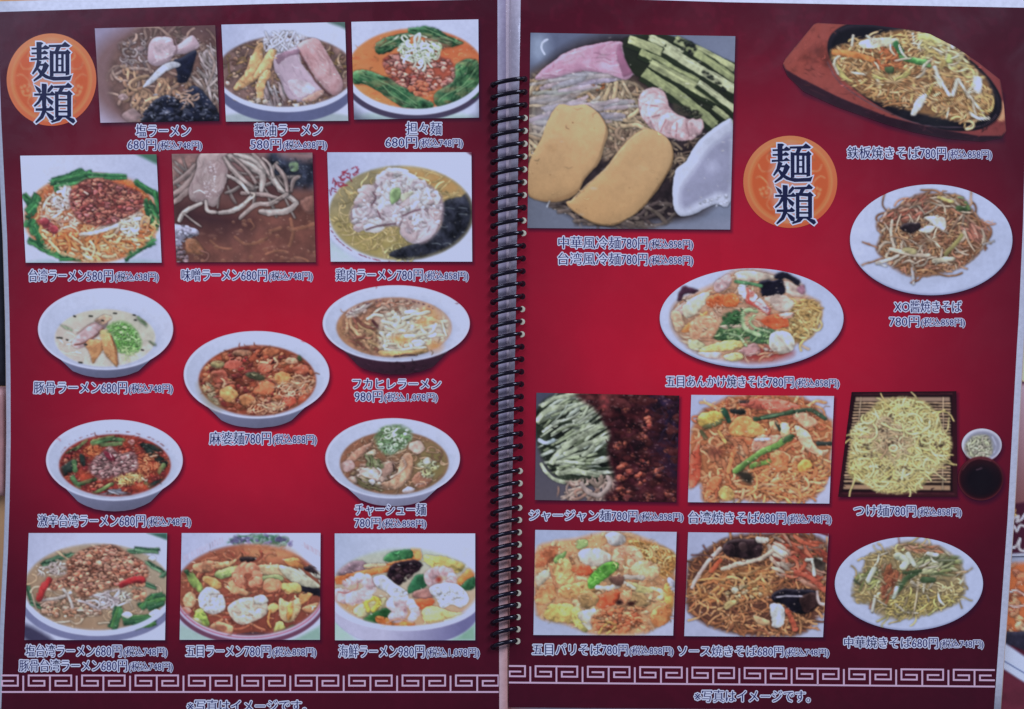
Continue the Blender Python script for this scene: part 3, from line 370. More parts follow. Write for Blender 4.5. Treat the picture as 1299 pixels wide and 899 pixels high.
def d_spicy():
    c = Cv(54, 527, 236, 651, (150, 24, 40)).frame(0, 510, 4.996); m = bowl(c, 725, 367, 435, 258, 1, 728, 400, 352, 196, (150, 52, 44), bot=694)
    for _ in range(40): t = 3.5 + RS.rand() * 2.6; c.stroke([(728 + math.cos(t) * 365, 392 + math.sin(t) * 208), (734 + math.cos(t) * 368, 392 + math.sin(t) * 208)], 6, (150, 90, 100), ao=0, lit=0, a=.7)
    mi = c.emask(728, 400, 344, 188, 5); c.noodles(mi, 60, 10, [(190, 84, 54), (206, 120, 80), (150, 44, 36)], 90, .6)
    c.crumbs(mi, 190, 34, [(176, 56, 44), (196, 84, 56), (150, 36, 40), (205, 116, 90), (120, 30, 34)])
    for p, w, g in (([(480, 300), (550, 240)], 20, 0), ([(590, 260), (700, 235), (780, 240)], 30, 1), ([(640, 270), (770, 265)], 24, 2), ([(590, 245), (720, 215)], 16, 0), ([(900, 270), (1020, 300)], 34, 3), ([(930, 300), (1050, 390)], 34, 3), ([(960, 330), (1040, 400)], 30, 3), ([(420, 320), (480, 290)], 14, 2), ([(400, 440), (460, 400)], 64, 3), ([(470, 380), (478, 430)], 34, 1), ([(460, 480), (500, 540)], 34, 1), ([(500, 520), (600, 490)], 26, 1), ([(590, 580), (710, 520)], 22, 0), ([(520, 340), (530, 390)], 30, 3), ([(920, 510), (960, 550)], 20, 1), ([(950, 530), (1040, 490)], 30, 3), ([(1010, 440), (1040, 400)], 28, 2), ([(640, 590), (760, 560)], 24, 4), ([(700, 560), (820, 590)], 26, 4)):
        c.stroke(p, w, [(96, 116, 66), (72, 112, 66), (86, 104, 60), (34, 46, 42), (96, 100, 116)][g], mi, sm=False, lit=.4, tex=.15)
    for x, y, a, b in ((590, 310, 60, 36), (540, 470, 40, 30), (950, 420, 60, 50), (820, 250, 34, 20), (900, 540, 60, 30)): c.fill(c.emask(x, y, a, b, 8) * mi, (196, 76, 44), .15, a=.6)
    c.noodles(c.mask([(860, 340), (990, 330), (1010, 440), (880, 450)], 6), 34, 9, [(226, 130, 84), (205, 96, 60)], 70, .6); c.noodles(c.mask([(730, 470), (860, 450), (930, 500), (760, 520)], 5), 30, 10, [(224, 176, 96), (206, 150, 84), (230, 196, 130)], 110, .5); c.noodles(c.emask(590, 310, 60, 36, 6), 18, 9, [(216, 116, 66), (200, 90, 50)], 50, .7)
    mm = c.mask([(560, 410), (640, 320), (700, 285), (760, 330), (850, 320), (870, 420), (780, 450), (700, 480), (640, 490), (590, 460)], 4); c.fill(mm, (130, 76, 80)); c.crumbs(mm, 110, 36, [(190, 140, 140), (170, 116, 120), (205, 160, 160), (150, 96, 100)])
    c.blob([(655, 312), (690, 318), (725, 345), (732, 372), (705, 372), (670, 345)], (110, 30, 46), 12, .5); c.stroke([(698, 328), (708, 348)], 6, (205, 170, 180), ao=0); c.stroke([(900, 480), (925, 500), (930, 490)], 9, (235, 220, 190)); c.stroke([(950, 345), (1000, 335)], 7, (226, 190, 160)); c.stroke([(680, 560), (750, 585)], 8, (200, 205, 225)); c.blob([(805, 250), (840, 232), (855, 250), (830, 268)], (205, 130, 130), 10)
    c.glints(mi, 70, 6, (250, 190, 170)); c.blur(1); c.grain(.02, 0.5); return c
def d_chashu():
    c = Cv(409, 527, 588, 645, (150, 24, 40)).frame(390, 510, 4.996); m = bowl(c, 540, 355, 428, 255, 1, 550, 385, 342, 198, (140, 94, 72), bot=662, body=(140, 142, 180))
    mi = c.emask(550, 385, 336, 192, 5); c.grad(mi, (146, 90, 66), (130, 100, 70), 250, 250, 800, 400); c.fill(c.mask([(720, 300), (860, 300), (880, 440), (800, 500), (700, 420)], 20) * mi, (124, 110, 60), a=.8); c.noodles(mi, 60, 11, [(150, 110, 84), (120, 82, 60), (176, 140, 110)], 90, .5)
    c.crumbs(c.emask(400, 470, 170, 80, 8) * mi, 60, 44, [(184, 150, 136), (150, 110, 90), (130, 100, 70), (196, 170, 156)])
    for p, col in (([(240, 370), (300, 300), (410, 255), (400, 285), (320, 350), (260, 400)], (164, 116, 96)), ([(210, 385), (280, 370), (300, 410), (250, 445), (212, 420)], (184, 146, 144)), ([(330, 440), (400, 410), (455, 430), (450, 490), (400, 520), (340, 490)], (196, 168, 160)), ([(370, 330), (420, 295), (440, 320), (400, 350)], (190, 166, 140)), ([(650, 260), (700, 245), (740, 290), (700, 330), (650, 300)], (190, 158, 146)), ([(450, 400), (540, 370), (560, 420), (500, 470), (460, 450)], (170, 130, 116)), ([(250, 480), (300, 470), (310, 520), (270, 520)], (176, 146, 136))): c.blob(p, col, 20, .3, .25, tex=.07, m=mi)
    c.shreds(c.mask([(350, 330), (480, 340), (480, 410), (380, 410)], 4), 20, 16, [(130, 140, 90), (160, 160, 120), (100, 106, 66)], 60, 1.2, .8); c.shreds(c.mask([(290, 440), (330, 440), (480, 560), (320, 540)], 4) * mi, 18, 10, [(120, 110, 70), (150, 140, 100)], 110, .5, .4)
    c.blob([(600, 340), (650, 320), (672, 370), (665, 450), (620, 520), (560, 556), (490, 550), (470, 510), (530, 490), (570, 430)], (186, 134, 104), 30, .35, .25, tex=.05, m=mi, col2=(206, 160, 130)); c.stroke([(600, 350), (620, 400), (590, 440), (530, 480)], 12, (206, 172, 156)); c.blob([(660, 480), (740, 430), (790, 470), (760, 530), (690, 540)], (160, 106, 84), 20, .3, m=mi)
    mg = c.mask([(430, 220), (480, 160), (600, 150), (660, 190), (650, 250), (580, 310), (500, 330), (440, 270)], 5); c.fill(mg, (110, 140, 96), a=.85); c.noodles(mg, 60, 12, [(150, 184, 140), (190, 214, 186), (110, 150, 96), (86, 120, 72), (205, 224, 205)], 70, .8, loop=.35); c.noodles(c.emask(525, 290, 50, 36, 3), 12, 9, [(176, 206, 176), (130, 170, 130)], 100, .3, loop=.7)
    for x, y in ((760, 450), (740, 390), (790, 400)): c.noodles(c.emask(x, y, 44, 30, 3), 8, 12, [(160, 160, 110), (190, 196, 160)], 80, .3, loop=.6)
    c.blob([(385, 500), (410, 488), (430, 505), (410, 525)], (205, 196, 200), 10); c.blob([(600, 555), (640, 535), (680, 550), (660, 575), (610, 575)], (190, 180, 196), 12, m=mi); c.stroke([(445, 420), (468, 440), (455, 475)], 10, (214, 206, 200)); c.blob([(735, 365), (770, 350), (780, 385), (740, 390)], (205, 205, 190), 8)
    c.stroke([(530, 380), (545, 400), (548, 430)], 8, (60, 40, 36)); c.stroke([(690, 520), (760, 510)], 7, (200, 160, 150)); c.glints(mi, 60, 6, (235, 215, 205)); c.blur(1); c.grain(.02); return c
def shrimp(c, pts, col=(214, 160, 160), w=60, m=None):
    p = smooth(pts, False, 2); n = len(p)
    for i in range(n):
        t = i / (n - 1); r = w * (.5 - .22 * t ** 2)
        c.blob([(p[i][0] + math.cos(a) * r, p[i][1] + math.sin(a) * r * .95) for a in np.linspace(0, 6.28, 8, endpoint=False)], [v * (.95 + .06 * (i % 3)) for v in col], r, .2, .06, .16 if i else .5, .05, m, 1.4)
def d_saltaiwan():
    c = Cv(29, 672, 215, 815, (182, 192, 228)).frame(0, 660, 3.76)
    c.grad(1, (166, 176, 216), (190, 198, 234), 140, 60, 500, 140); c.fill(c.mask([(700, 60), (800, 58), (800, 95)], 3, False), (50, 96, 84)); c.fill(c.mask([(117, 500), (210, 575), (100, 575)], 3, False), (165, 176, 206))
    c.fill(c.mask([(120, 495), (260, 575), (200, 600), (110, 560)], 6), (60, 56, 90)); c.fill(c.emask(465, 380, 372, 200), (110, 116, 164)); c.fill(c.emask(465, 335, 365, 215), (188, 196, 234)); m = c.emask(465, 318, 348, 205, 4); c.fill(m, (160, 140, 116), .06); c.grad(m, (168, 150, 128), (152, 116, 88), 600, 150, 400, 520, .7)
    chives(c, [[(200, 215), (350, 160)], [(220, 200), (310, 165)], [(610, 150), (760, 140)], [(640, 135), (750, 150)], [(130, 310), (150, 380)], [(140, 390), (190, 410)], [(700, 200), (780, 250)], [(770, 270), (790, 250)], [(690, 300), (745, 320)]], 20, ((70, 120, 84), (92, 136, 100), (40, 76, 56)))
    c.noodles(m, 40, 10, [(190, 164, 140), (170, 140, 110)], 90, .4, ao=.3)
    c.noodles(c.mask([(190, 200), (330, 200), (320, 250), (180, 260)], 5), 18, 9, [(205, 190, 186), (180, 160, 160)], 90, .3, 0, .5)
    c.crumbs(c.mask([(180, 390), (330, 350), (480, 400), (490, 450), (300, 470), (190, 460)], 4), 60, 34, [(196, 146, 120), (180, 124, 96), (205, 166, 146)])
    chives(c, [[(535, 515), (570, 410)], [(580, 480), (730, 465)], [(640, 500), (740, 480)], [(660, 420), (730, 370)], [(710, 410), (790, 380)], [(740, 370), (790, 360)]], 40, ((66, 122, 62), (54, 110, 66), (40, 84, 56)))
    c.noodles(c.mask([(380, 370), (560, 330), (620, 380), (540, 420), (400, 420)], 4), 26, 11, [(190, 176, 186), (205, 196, 205), (170, 150, 156)], 90, .4, -.2, .8)
    c.stroke([(200, 380), (280, 370), (340, 345)], 14, (206, 190, 186)); c.stroke([(300, 325), (330, 370), (345, 415)], 14, (210, 196, 194))
    mm = c.mask([(320, 200), (400, 140), (530, 118), (600, 150), (690, 210), (700, 270), (600, 310), (480, 330), (400, 370), (330, 320), (250, 330), (240, 290), (320, 260)], 4); c.fill(mm, (140, 84, 66)); c.crumbs(mm, 330, 32, [(205, 140, 112), (186, 118, 92), (218, 158, 130), (164, 96, 76), (196, 130, 112)]); c.crumbs(c.mask([(620, 300), (690, 290), (690, 380), (640, 380)], 3), 12, 40, [(210, 140, 110)])
    c.stroke([(188, 370), (205, 330), (232, 285)], 32, (176, 50, 54), lit=.5); c.stroke([(580, 305), (630, 285), (680, 280)], 30, (184, 48, 56), lit=.5)
    for x, y, a in ((605, 450, 28), (745, 445, 34), (725, 180, 20)): c.blob([(x - a, y), (x, y - a * .6), (x + a, y), (x, y + a * .6)], (214, 212, 214), 12)
    c.stroke([(730, 448), (760, 452)], 5, (150, 150, 140), ao=0); c.noodles(c.emask(600, 365, 34, 26, 2), 7, 9, [(226, 214, 196)], 80, .3, loop=.7); c.stroke([(250, 490), (330, 480)], 10, (214, 196, 180)); c.stroke([(470, 490), (520, 488)], 8, (214, 196, 170)); c.stroke([(370, 430), (440, 430)], 7, (226, 206, 190))
    r = np.clip(c.emask(465, 335, 365, 215) - c.emask(465, 318, 352, 208), 0, 1) * c.mask([(100, 400), (810, 400), (810, 600), (100, 600)], 6, False); c.fill(r, (198, 206, 240))
    c.glints(m, 50, 4, (245, 230, 220)); c.blur(1); c.grain(.03, 0.7); return c
def d_gomoku():
    c = Cv(225, 672, 409, 815, (180, 190, 226)).frame(210, 660, 3.764)
    c.grad(1, (166, 176, 220), (192, 200, 236), 80, 60, 420, 160); c.fill(c.mask([(66, 490), (240, 575), (60, 575)], 5, False), (150, 180, 180)); c.fill(c.mask([(740, 500), (600, 575), (745, 575)], 5, False), (130, 170, 160)); c.fill(c.emask(400, 372, 370, 222), (110, 60, 90)); c.fill(c.emask(400, 350, 366, 222), (180, 176, 214)); c.fill(c.emask(400, 345, 358, 218), (176, 96, 130)); c.fill(c.emask(400, 341, 352, 216), (196, 188, 222)); c.fill(c.emask(400, 337, 347, 213), (170, 100, 130))
    for x0, y0, x1, y1 in ((90, 180, 270, 90), (650, 110, 735, 160)):
        for k in range(16): t = k / 15; x = x0 + t * (x1 - x0); y = y0 + t * (y1 - y0); c.stroke([(x, y - 12), (x + 3, y + 14)], 5, (206, 176, 206), ao=0, lit=0, a=.7)
    c.noodles(c.mask([(300, 110), (360, 70), (560, 70), (600, 125), (440, 110)], 5), 36, 14, [(70, 120, 100), (110, 140, 130), (96, 90, 140), (60, 106, 80)], 60, .7, ao=.1)
    m = c.emask(400, 330, 350, 214, 4); c.fill(m, (150, 76, 56), .06, NC); c.grad(m, (160, 96, 74), (120, 54, 48), 400, 140, 400, 540, .6); c.fill(c.mask([(360, 130), (560, 130), (640, 190), (540, 190), (400, 180)], 12), (190, 130, 90))
    mi = c.emask(400, 335, 335, 198, 6); c.noodles(mi, 50, 15, [(160, 88, 64), (180, 110, 80), (140, 66, 52)], 120, .3, ao=.3)
    B = lambda p, col, r=16, **k: c.blob(p, col, r, .35, .22, .5, .06, m, **k)
    B([(205, 190), (270, 200), (340, 185), (310, 215), (250, 230), (215, 215)], (206, 156, 110)); B([(250, 240), (340, 215), (350, 245), (280, 275), (240, 270)], (150, 176, 104)); B([(100, 250), (130, 250), (175, 310), (165, 345), (120, 310)], (128, 160, 80)); B([(88, 240), (110, 235), (110, 262)], (40, 80, 50))
    B([(190, 260), (262, 290), (250, 330), (178, 290)], (206, 160, 96)); B([(355, 175), (430, 175), (420, 195), (370, 200)], (40, 30, 34)); B([(135, 210), (230, 190), (220, 240), (140, 245)], (196, 134, 100)); B([(660, 225), (720, 210), (735, 250), (700, 255)], (44, 34, 40)); B([(640, 300), (700, 295), (738, 330), (735, 365), (680, 345), (640, 335)], (34, 32, 44)); B([(570, 185), (630, 180), (660, 225), (590, 220)], (206, 134, 76)); B([(440, 215), (540, 210), (620, 240), (640, 300), (560, 270), (460, 260)], (184, 156, 118)); B([(540, 215), (650, 245), (735, 310), (700, 320), (600, 290)], (190, 186, 160)); B([(455, 265), (540, 260), (560, 290), (460, 290)], (140, 156, 100)); B([(555, 300), (640, 305), (635, 345), (560, 335)], (196, 166, 96))
    shrimp(c, [(350, 290), (345, 255), (380, 225), (425, 235), (440, 285), (410, 300)], (222, 140, 110), 60, m); B([(465, 300), (500, 278), (550, 290), (550, 330), (500, 350), (470, 330)], (222, 140, 104)); B([(285, 300), (320, 285), (350, 320), (400, 340), (390, 360), (330, 350), (290, 325)], (210, 150, 110))
    B([(160, 360), (200, 320), (250, 335), (285, 380), (280, 430), (215, 450), (165, 415)], (214, 206, 206), 26); c.noodles(c.emask(222, 385, 52, 56, 6), 14, 18, [(226, 220, 220), (200, 190, 192)], 70, .4, ao=.2); B([(295, 420), (330, 380), (400, 365), (470, 380), (490, 430), (430, 480), (340, 490)], (218, 196, 176), 30); c.noodles(c.emask(390, 425, 80, 44, 6), 18, 18, [(226, 208, 190), (206, 180, 160)], 80, .4, ao=.15); B([(420, 365), (470, 358), (490, 390), (440, 400)], (205, 206, 200))
    B([(545, 370), (590, 390), (648, 370), (640, 440), (600, 490), (548, 470)], (220, 186, 134), 24); B([(585, 400), (610, 395), (600, 470), (580, 470)], (206, 140, 70)); B([(640, 350), (705, 350), (660, 400), (645, 390)], (216, 150, 90)); B([(490, 410), (520, 390), (540, 420), (500, 445)], (216, 160, 100)); B([(650, 420), (735, 395), (735, 440), (680, 440)], (200, 136, 96)); c.stroke([(500, 430), (490, 480), (500, 510)], 10, (210, 140, 80))
    B([(85, 370), (130, 340), (145, 400), (100, 420)], (214, 160, 120)); B([(75, 420), (120, 420), (115, 450), (80, 460)], (200, 120, 110)); B([(140, 430), (180, 430), (210, 500), (180, 520), (140, 480)], (150, 190, 84)); B([(115, 470), (160, 470), (170, 500), (130, 500)], (196, 200, 140)); B([(520, 540), (530, 490), (560, 490), (570, 530)], (190, 196, 110)); B([(550, 530), (610, 500), (640, 510), (580, 540)], (60, 110, 56)); B([(215, 495), (260, 482), (318, 500), (315, 545), (260, 550), (218, 525)], (206, 150, 110)); c.blob([(240, 505), (280, 500), (290, 520), (250, 525)], (150, 90, 70), 8)
    c.blob([(340, 545), (400, 535), (500, 540), (470, 558), (370, 562)], (48, 34, 50), 10, m=m); c.shreds(c.mask([(660, 200), (740, 240), (740, 300), (600, 250)], 5), 6, 10, [(205, 205, 190)], 80, .7, .2)
    c.glints(m, 70, 5, (250, 225, 210)); c.blur(1); c.grain(.03, 0.4); return c
def d_seafood():
    c = Cv(422, 672, 606, 815, (176, 188, 224)).frame(410, 660, 3.761)
    c.grad(1, (160, 176, 214), (186, 196, 230), 60, 60, 400, 160); c.fill(c.mask([(57, 480), (160, 575), (50, 575)], 4, False), (160, 200, 190)); c.fill(c.mask([(727, 490), (610, 575), (730, 575)], 6, False), (120, 170, 150))
    c.fill(c.emask(392, 430, 350, 170, 2), (136, 136, 184)); c.grad(c.emask(392, 430, 350, 170, 2), (176, 176, 214), (104, 104, 160), 300, 500, 640, 580); c.fill(c.emask(392, 375, 362, 150, 2), (190, 194, 230)); m = c.emask(392, 320, 350, 186, 5); c.grad(m, (176, 190, 180), (190, 146, 110), 400, 130, 400, 480); c.fill(c.emask(120, 420, 100, 60, 20) * m, (196, 146, 96), a=.8)
    B = lambda p, col, r=16, **k: c.blob(p, col, r, .32, .2, .42, .06, m, **k)
    B([(480, 170), (560, 170), (680, 210), (640, 250), (560, 250), (500, 210)], (206, 186, 100), 30); B([(60, 250), (120, 195), (200, 200), (190, 250), (110, 265)], (140, 110, 124), 24); B([(190, 215), (240, 205), (330, 210), (300, 235), (210, 235)], (206, 170, 130)); B([(60, 290), (60, 265), (230, 235), (310, 215), (320, 240), (200, 270), (80, 300)], (214, 118, 60), 14); B([(300, 210), (400, 180), (440, 190), (380, 215)], (210, 120, 60)); B([(420, 130), (460, 125), (470, 180), (430, 195)], (214, 130, 70)); B([(290, 180), (340, 142), (420, 140), (425, 180), (360, 190), (300, 198)], (34, 96, 56), 14, col2=(60, 130, 76)); B([(635, 290), (690, 228), (722, 240), (720, 265), (670, 310)], (216, 124, 60)); B([(660, 310), (722, 270), (722, 320), (690, 335)], (40, 100, 60)); B([(405, 320), (450, 260), (490, 265), (500, 310), (440, 340), (410, 350)], (36, 96, 62), 14)
    B([(300, 260), (330, 210), (380, 200), (440, 192), (475, 210), (450, 250), (400, 260), (370, 305), (330, 290)], (46, 28, 38), 12); c.crumbs(c.mask([(310, 260), (340, 210), (470, 200), (440, 250), (370, 300)], 3), 26, 34, [(50, 30, 40), (70, 44, 50), (34, 22, 32)])
    B([(430, 340), (500, 325), (520, 370), (440, 370)], (170, 116, 110)); B([(440, 380), (500, 370), (530, 385), (510, 410), (450, 425)], (220, 96, 54)); B([(470, 450), (490, 410), (560, 420), (640, 440), (720, 420), (720, 450), (600, 480), (500, 490)], (206, 186, 116), 26); B([(145, 420), (200, 390), (300, 370), (280, 420), (200, 460), (150, 450)], (190, 180, 130), 18); c.stroke([(215, 430), (205, 390), (240, 370), (265, 390), (240, 430)], 22, (200, 186, 70)); B([(190, 470), (250, 430), (310, 420), (330, 460), (260, 490), (210, 490)], (36, 92, 44), 14); B([(245, 470), (270, 458), (360, 480), (430, 490), (420, 505), (280, 500)], (222, 122, 54), 12); c.stroke([(580, 480), (640, 460), (700, 440)], 8, (226, 216, 180))
    shrimp(c, [(80, 355), (140, 370), (200, 350), (225, 300), (170, 275), (110, 300)], (214, 176, 186), 74, m); c.stroke([(70, 340), (110, 345), (160, 325), (165, 300)], 5, (190, 110, 110), ao=.1)
    B([(240, 270), (290, 262), (340, 300), (400, 340), (400, 370), (340, 375), (300, 340), (250, 310)], (216, 218, 232), 20); c.crumbs(c.mask([(330, 320), (400, 340), (400, 372), (340, 372)], 2), 16, 22, [(224, 226, 238)], .25)
    shrimp(c, [(340, 460), (370, 440), (330, 400), (360, 385), (420, 400), (440, 440), (420, 470)], (216, 184, 196), 64, m); shrimp(c, [(520, 290), (510, 265), (550, 240), (600, 250), (615, 290), (580, 300)], (210, 166, 176), 60, m); c.fill(c.emask(552, 282, 14, 14, 4), (150, 60, 50)); c.fill(c.emask(390, 428, 10, 12, 4), (150, 110, 120)); c.stroke([(300, 490), (360, 470), (430, 490)], 6, (210, 140, 110))
    B([(505, 320), (560, 302), (620, 300), (670, 330), (695, 380), (660, 415), (620, 400), (570, 418), (540, 370), (510, 350)], (218, 222, 236), 26); c.crumbs(c.mask([(520, 320), (640, 310), (680, 370), (600, 400), (550, 380)], 3), 30, 34, [(222, 226, 240), (212, 214, 230)], .14)
    r = np.clip(c.emask(392, 375, 362, 150, 2) - c.emask(392, 355, 352, 150, 2), 0, 1) * c.mask([(50, 420), (730, 420), (730, 600), (50, 600)], 5, False); c.fill(r, (200, 204, 238)); c.glints(m, 50, 5, (250, 240, 235)); c.blur(1); c.grain(.03, 0.35); return c
def d_cold():
    c = Cv(666, 37, 936, 294, (76, 84, 112)).frame(650, 20, 2.723)
    c.grad(1, (84, 94, 128), (110, 120, 150), 80, 60, 760, 200); c.fill(c.emask(90, 110, 34, 50, 16), (140, 160, 196), a=.8); c.stroke([(112, 132), (101, 112), (104, 92), (122, 80)], 6, (206, 220, 244), ao=0, lit=0, a=.9); m0 = c.emask(400, 410, 400, 350, 16); c.fill(m0, (44, 34, 38), .1); c.grad(c.mask([(50, 600), (250, 720), (760, 700), (760, 760), (40, 760)], 10, False), (96, 102, 124), (120, 128, 158), 60, 700, 740, 700)
    c.fill(c.mask([(60, 200), (380, 200), (520, 330), (480, 460), (340, 480), (60, 460)], 20), (92, 72, 60))
    mm = c.mask([(60, 210), (360, 210), (480, 300), (490, 440), (340, 480), (60, 500)], 8)
    c.noodles(mm, 70, 15, [(138, 116, 96), (116, 94, 78), (156, 132, 108)], 170, .2, lit=.25); c.noodles(mm, 60, 13, [(164, 142, 112), (176, 154, 124), (150, 122, 92)], 190, .16, lit=.35)
    c.noodles(c.mask([(330, 380), (460, 400), (400, 480), (320, 500)], 6), 22, 12, [(130, 106, 86), (110, 86, 70)], 120, .3); c.noodles(c.mask([(560, 420), (650, 400), (580, 540), (540, 560)], 6), 26, 9, [(120, 100, 80), (90, 70, 60)], 90, .4); c.noodles(c.mask([(110, 620), (250, 650), (540, 640), (520, 720), (260, 730), (120, 660)], 8), 30, 15, [(84, 70, 66), (100, 84, 76), (70, 56, 56)], 160, .2, 0, 1)
    for p in ([(130, 240), (240, 236), (330, 256), (362, 226)], [(340, 240), (318, 300), (344, 350), (420, 366), (462, 386)], [(350, 250), (378, 310), (352, 350)], [(420, 290), (442, 320), (404, 352)], [(360, 230), (352, 280), (330, 330)], [(380, 380), (430, 378), (470, 396)]): c.stroke(p, 15, (178, 154, 120), lit=.35, ao=.55)
    # bean sprouts, half clear
    for k in range(46):
        x = 60 + RS.rand() * 230; y = 205 + RS.rand() * 175 - (x - 60) * .12; L = 90 + RS.rand() * 120; a = -.22 + RS.randn() * .16; b = RS.randn() * .1
        c.stroke([(x - 20, y), (x + math.cos(a) * L * .5, y + math.sin(a) * L * .5), (x + math.cos(a + b) * L, y + math.sin(a + b) * L)], 11 + RS.rand() * 12, (158 + RS.rand() * 26, 148 + RS.rand() * 22, 158 + RS.rand() * 26), ao=.2, a=.7, lit=.22, taper=.35)
    c.fill(c.mask([(66, 330), (150, 296), (165, 380), (80, 410)], 16), (160, 164, 182), a=.45)
    c.crumbs(c.mask([(270, 240), (330, 235), (300, 262)], 5), 6, 16, [(160, 90, 50)])
    H = [(150, 150), (190, 122), (240, 108), (300, 96), (370, 88), (388, 118), (402, 168), (424, 190), (392, 220), (330, 200), (240, 194), (150, 212), (80, 218), (110, 180)]
    c.blob(H, (180, 130, 164), 14, .25, .2, .5, .03, col2=(194, 152, 182), flat=True); c.folds(H, 26, (206, 170, 196), 5, .5); c.folds(H, 14, (150, 96, 130), 4, .45); c.blob([(360, 132), (372, 96), (384, 130), (402, 172), (422, 192), (388, 212), (372, 180)], (146, 92, 126), 10, .2, .2, .4, flat=True)
    c.blob([(385, 78), (560, 72), (768, 200), (768, 400), (700, 404), (560, 250), (425, 205)], (36, 42, 28), 20, .1, sm=True, flat=True)
    # cucumber cut in sticks: pale cut face, dark skin along one side
    for i, (x0, y0, x1, y1, w) in enumerate(((560, 84, 768, 190, 40), (470, 78, 700, 190, 36), (600, 112, 768, 226, 40), (400, 88, 650, 196, 44), (520, 120, 768, 262, 46), (440, 130, 640, 232, 34), (470, 168, 725, 306, 46), (640, 236, 768, 330, 30), (452, 200, 700, 384, 50), (690, 318, 768, 378, 26))):
        d = np.array([x1 - x0, y1 - y0], float); d /= np.hypot(*d); nrm = np.array([-d[1], d[0]]); q = np.array([[x0, y0], [x1, y1]], float); h = w * .52; bend = RS.randn() * 4; md = q.mean(0) + nrm * bend
        P4 = [tuple(q[0] - nrm * h), tuple(md - nrm * h), tuple(q[1] - nrm * h), tuple(q[1] + nrm * h), tuple(md + nrm * h), tuple(q[0] + nrm * h)]; g = ((150, 158, 112), (166, 172, 134), (130, 140, 94))[i % 3]
        c.blob(P4, (34, 44, 26), 5, .1, .1, .6, sm=False, flat=True); f = .62; P5 = [tuple(q[0] - nrm * h), tuple(md - nrm * h), tuple(q[1] - nrm * h), tuple(q[1] + nrm * h * (f - .3)), tuple(md + nrm * h * (f - .3)), tuple(q[0] + nrm * h * (f - .3))]; c.blob(P5, g, 4, .22, .12, .1, .05, sm=False)
        c.stroke([tuple(q[0] - nrm * h * .5), tuple(md - nrm * h * .5), tuple(q[1] - nrm * h * .5)], w * .16, tuple(v * 1.22 for v in g), ao=0, lit=.1, a=.7)
    c.crumbs(c.mask([(540, 80), (620, 90), (640, 150), (570, 124)], 3), 10, 26, [(22, 28, 22), (36, 44, 30)]); c.crumbs(c.mask([(640, 180), (700, 210), (740, 260), (690, 240)], 3), 8, 18, [(22, 28, 22), (40, 46, 32)])
    shrimp(c, [(486, 296), (494, 336), (528, 366), (570, 384), (604, 392), (632, 378)], (196, 156, 166), 104); c.fill(c.mask([(556, 300), (600, 322), (628, 338), (590, 346), (560, 330)], 3), (60, 54, 44))
    for p in ([(462, 306), (500, 312)], [(468, 352), (508, 342)], [(512, 398), (530, 358)], [(565, 420), (568, 368)], [(610, 415), (600, 372)]): c.stroke(p, 4, (164, 112, 124), ao=.15, a=.8)
    for p in ([(478, 290), (470, 330), (490, 372)], [(530, 398), (570, 404)]): c.stroke(p, 9, (222, 190, 204), ao=0, lit=0, a=.55)
    c.crumbs(c.mask([(556, 300), (650, 330), (640, 360), (580, 330)], 3), 14, 16, [(56, 56, 40), (40, 44, 34)])
    Y = (190, 154, 104)
    E1 = [(150, 320), (205, 314), (262, 312), (306, 346), (330, 400), (318, 450), (300, 505), (252, 560), (222, 612), (150, 642), (60, 624), (54, 520), (100, 430)]; E2 = [(215, 640), (268, 582), (330, 522), (400, 432), (460, 392), (520, 410), (556, 450), (552, 512), (500, 602), (430, 682), (350, 722), (280, 716), (220, 682), (190, 652)]
    c.blob(E1, (138, 106, 70), 10, .2, .2, .9, .02, flat=True); c.blob([(x * .975 + 2, y * .985 - 1) for x, y in E1], Y, 30, .16, .1, .0, .018, flat=True); c.blob(E2, (138, 106, 70), 10, .2, .2, .9, .02, flat=True); c.blob([(x * .985 + 2, y * .988 + 2) for x, y in E2], Y, 34, .16, .1, 0, .018, flat=True)
    c.stroke([(196, 648), (250, 592), (330, 522), (402, 434), (456, 398)], 5, (214, 182, 136), ao=0, a=.8); c.blob([(112, 452), (150, 440), (142, 472)], (164, 122, 74), 12, 0, 0, 0, a=.35, soft=4); c.gloss(c.mask(E2), 4, 26, (224, 196, 150), .18); c.gloss(c.mask(E1), 4, 26, (220, 190, 146), .18); c.grad(c.mask(E1, 2), (196, 168, 132), (150, 116, 78), 200, 320, 160, 640, .4); c.grad(c.mask([(x * .985 + 2, y * .988 + 2) for x, y in E2], 2), (190, 160, 120), (146, 112, 74), 440, 400, 330, 720, .4); c.crumbs(c.mask(E1), 8, 5, [(150, 110, 70)], 0); c.crumbs(c.mask(E2), 8, 5, [(156, 116, 74)], 0)
    c.blob([(735, 362), (764, 385), (754, 640), (700, 652), (662, 668), (620, 690), (575, 690), (555, 640), (560, 540), (600, 500), (650, 430)], (180, 188, 220), 16, .25, .2, .8, .02, flat=True); c.blob([(722, 430), (757, 420), (750, 600), (700, 612), (600, 668), (580, 620), (600, 570), (668, 480)], (132, 134, 170), 20, .05, 0, 0, .02, a=.85, soft=7, flat=True); c.fill(c.emask(690, 520, 18, 18, 9), (172, 178, 214), a=.6); c.crumbs(c.mask([(650, 640), (752, 615), (752, 648), (668, 662)], 2), 14, 14, [(192, 198, 226)], .2)
    c.stroke([(128, 640), (120, 660)], 5, (180, 190, 210), ao=0, a=.7); c.gloss(m0, 12, 10, (190, 190, 200), .4); c.glints(m0 * (1 - c.mask(E1)) * (1 - c.mask(E2)), 90, 4, (214, 206, 200), .6); c.blur(1); c.grain(.03, 0.02); return c
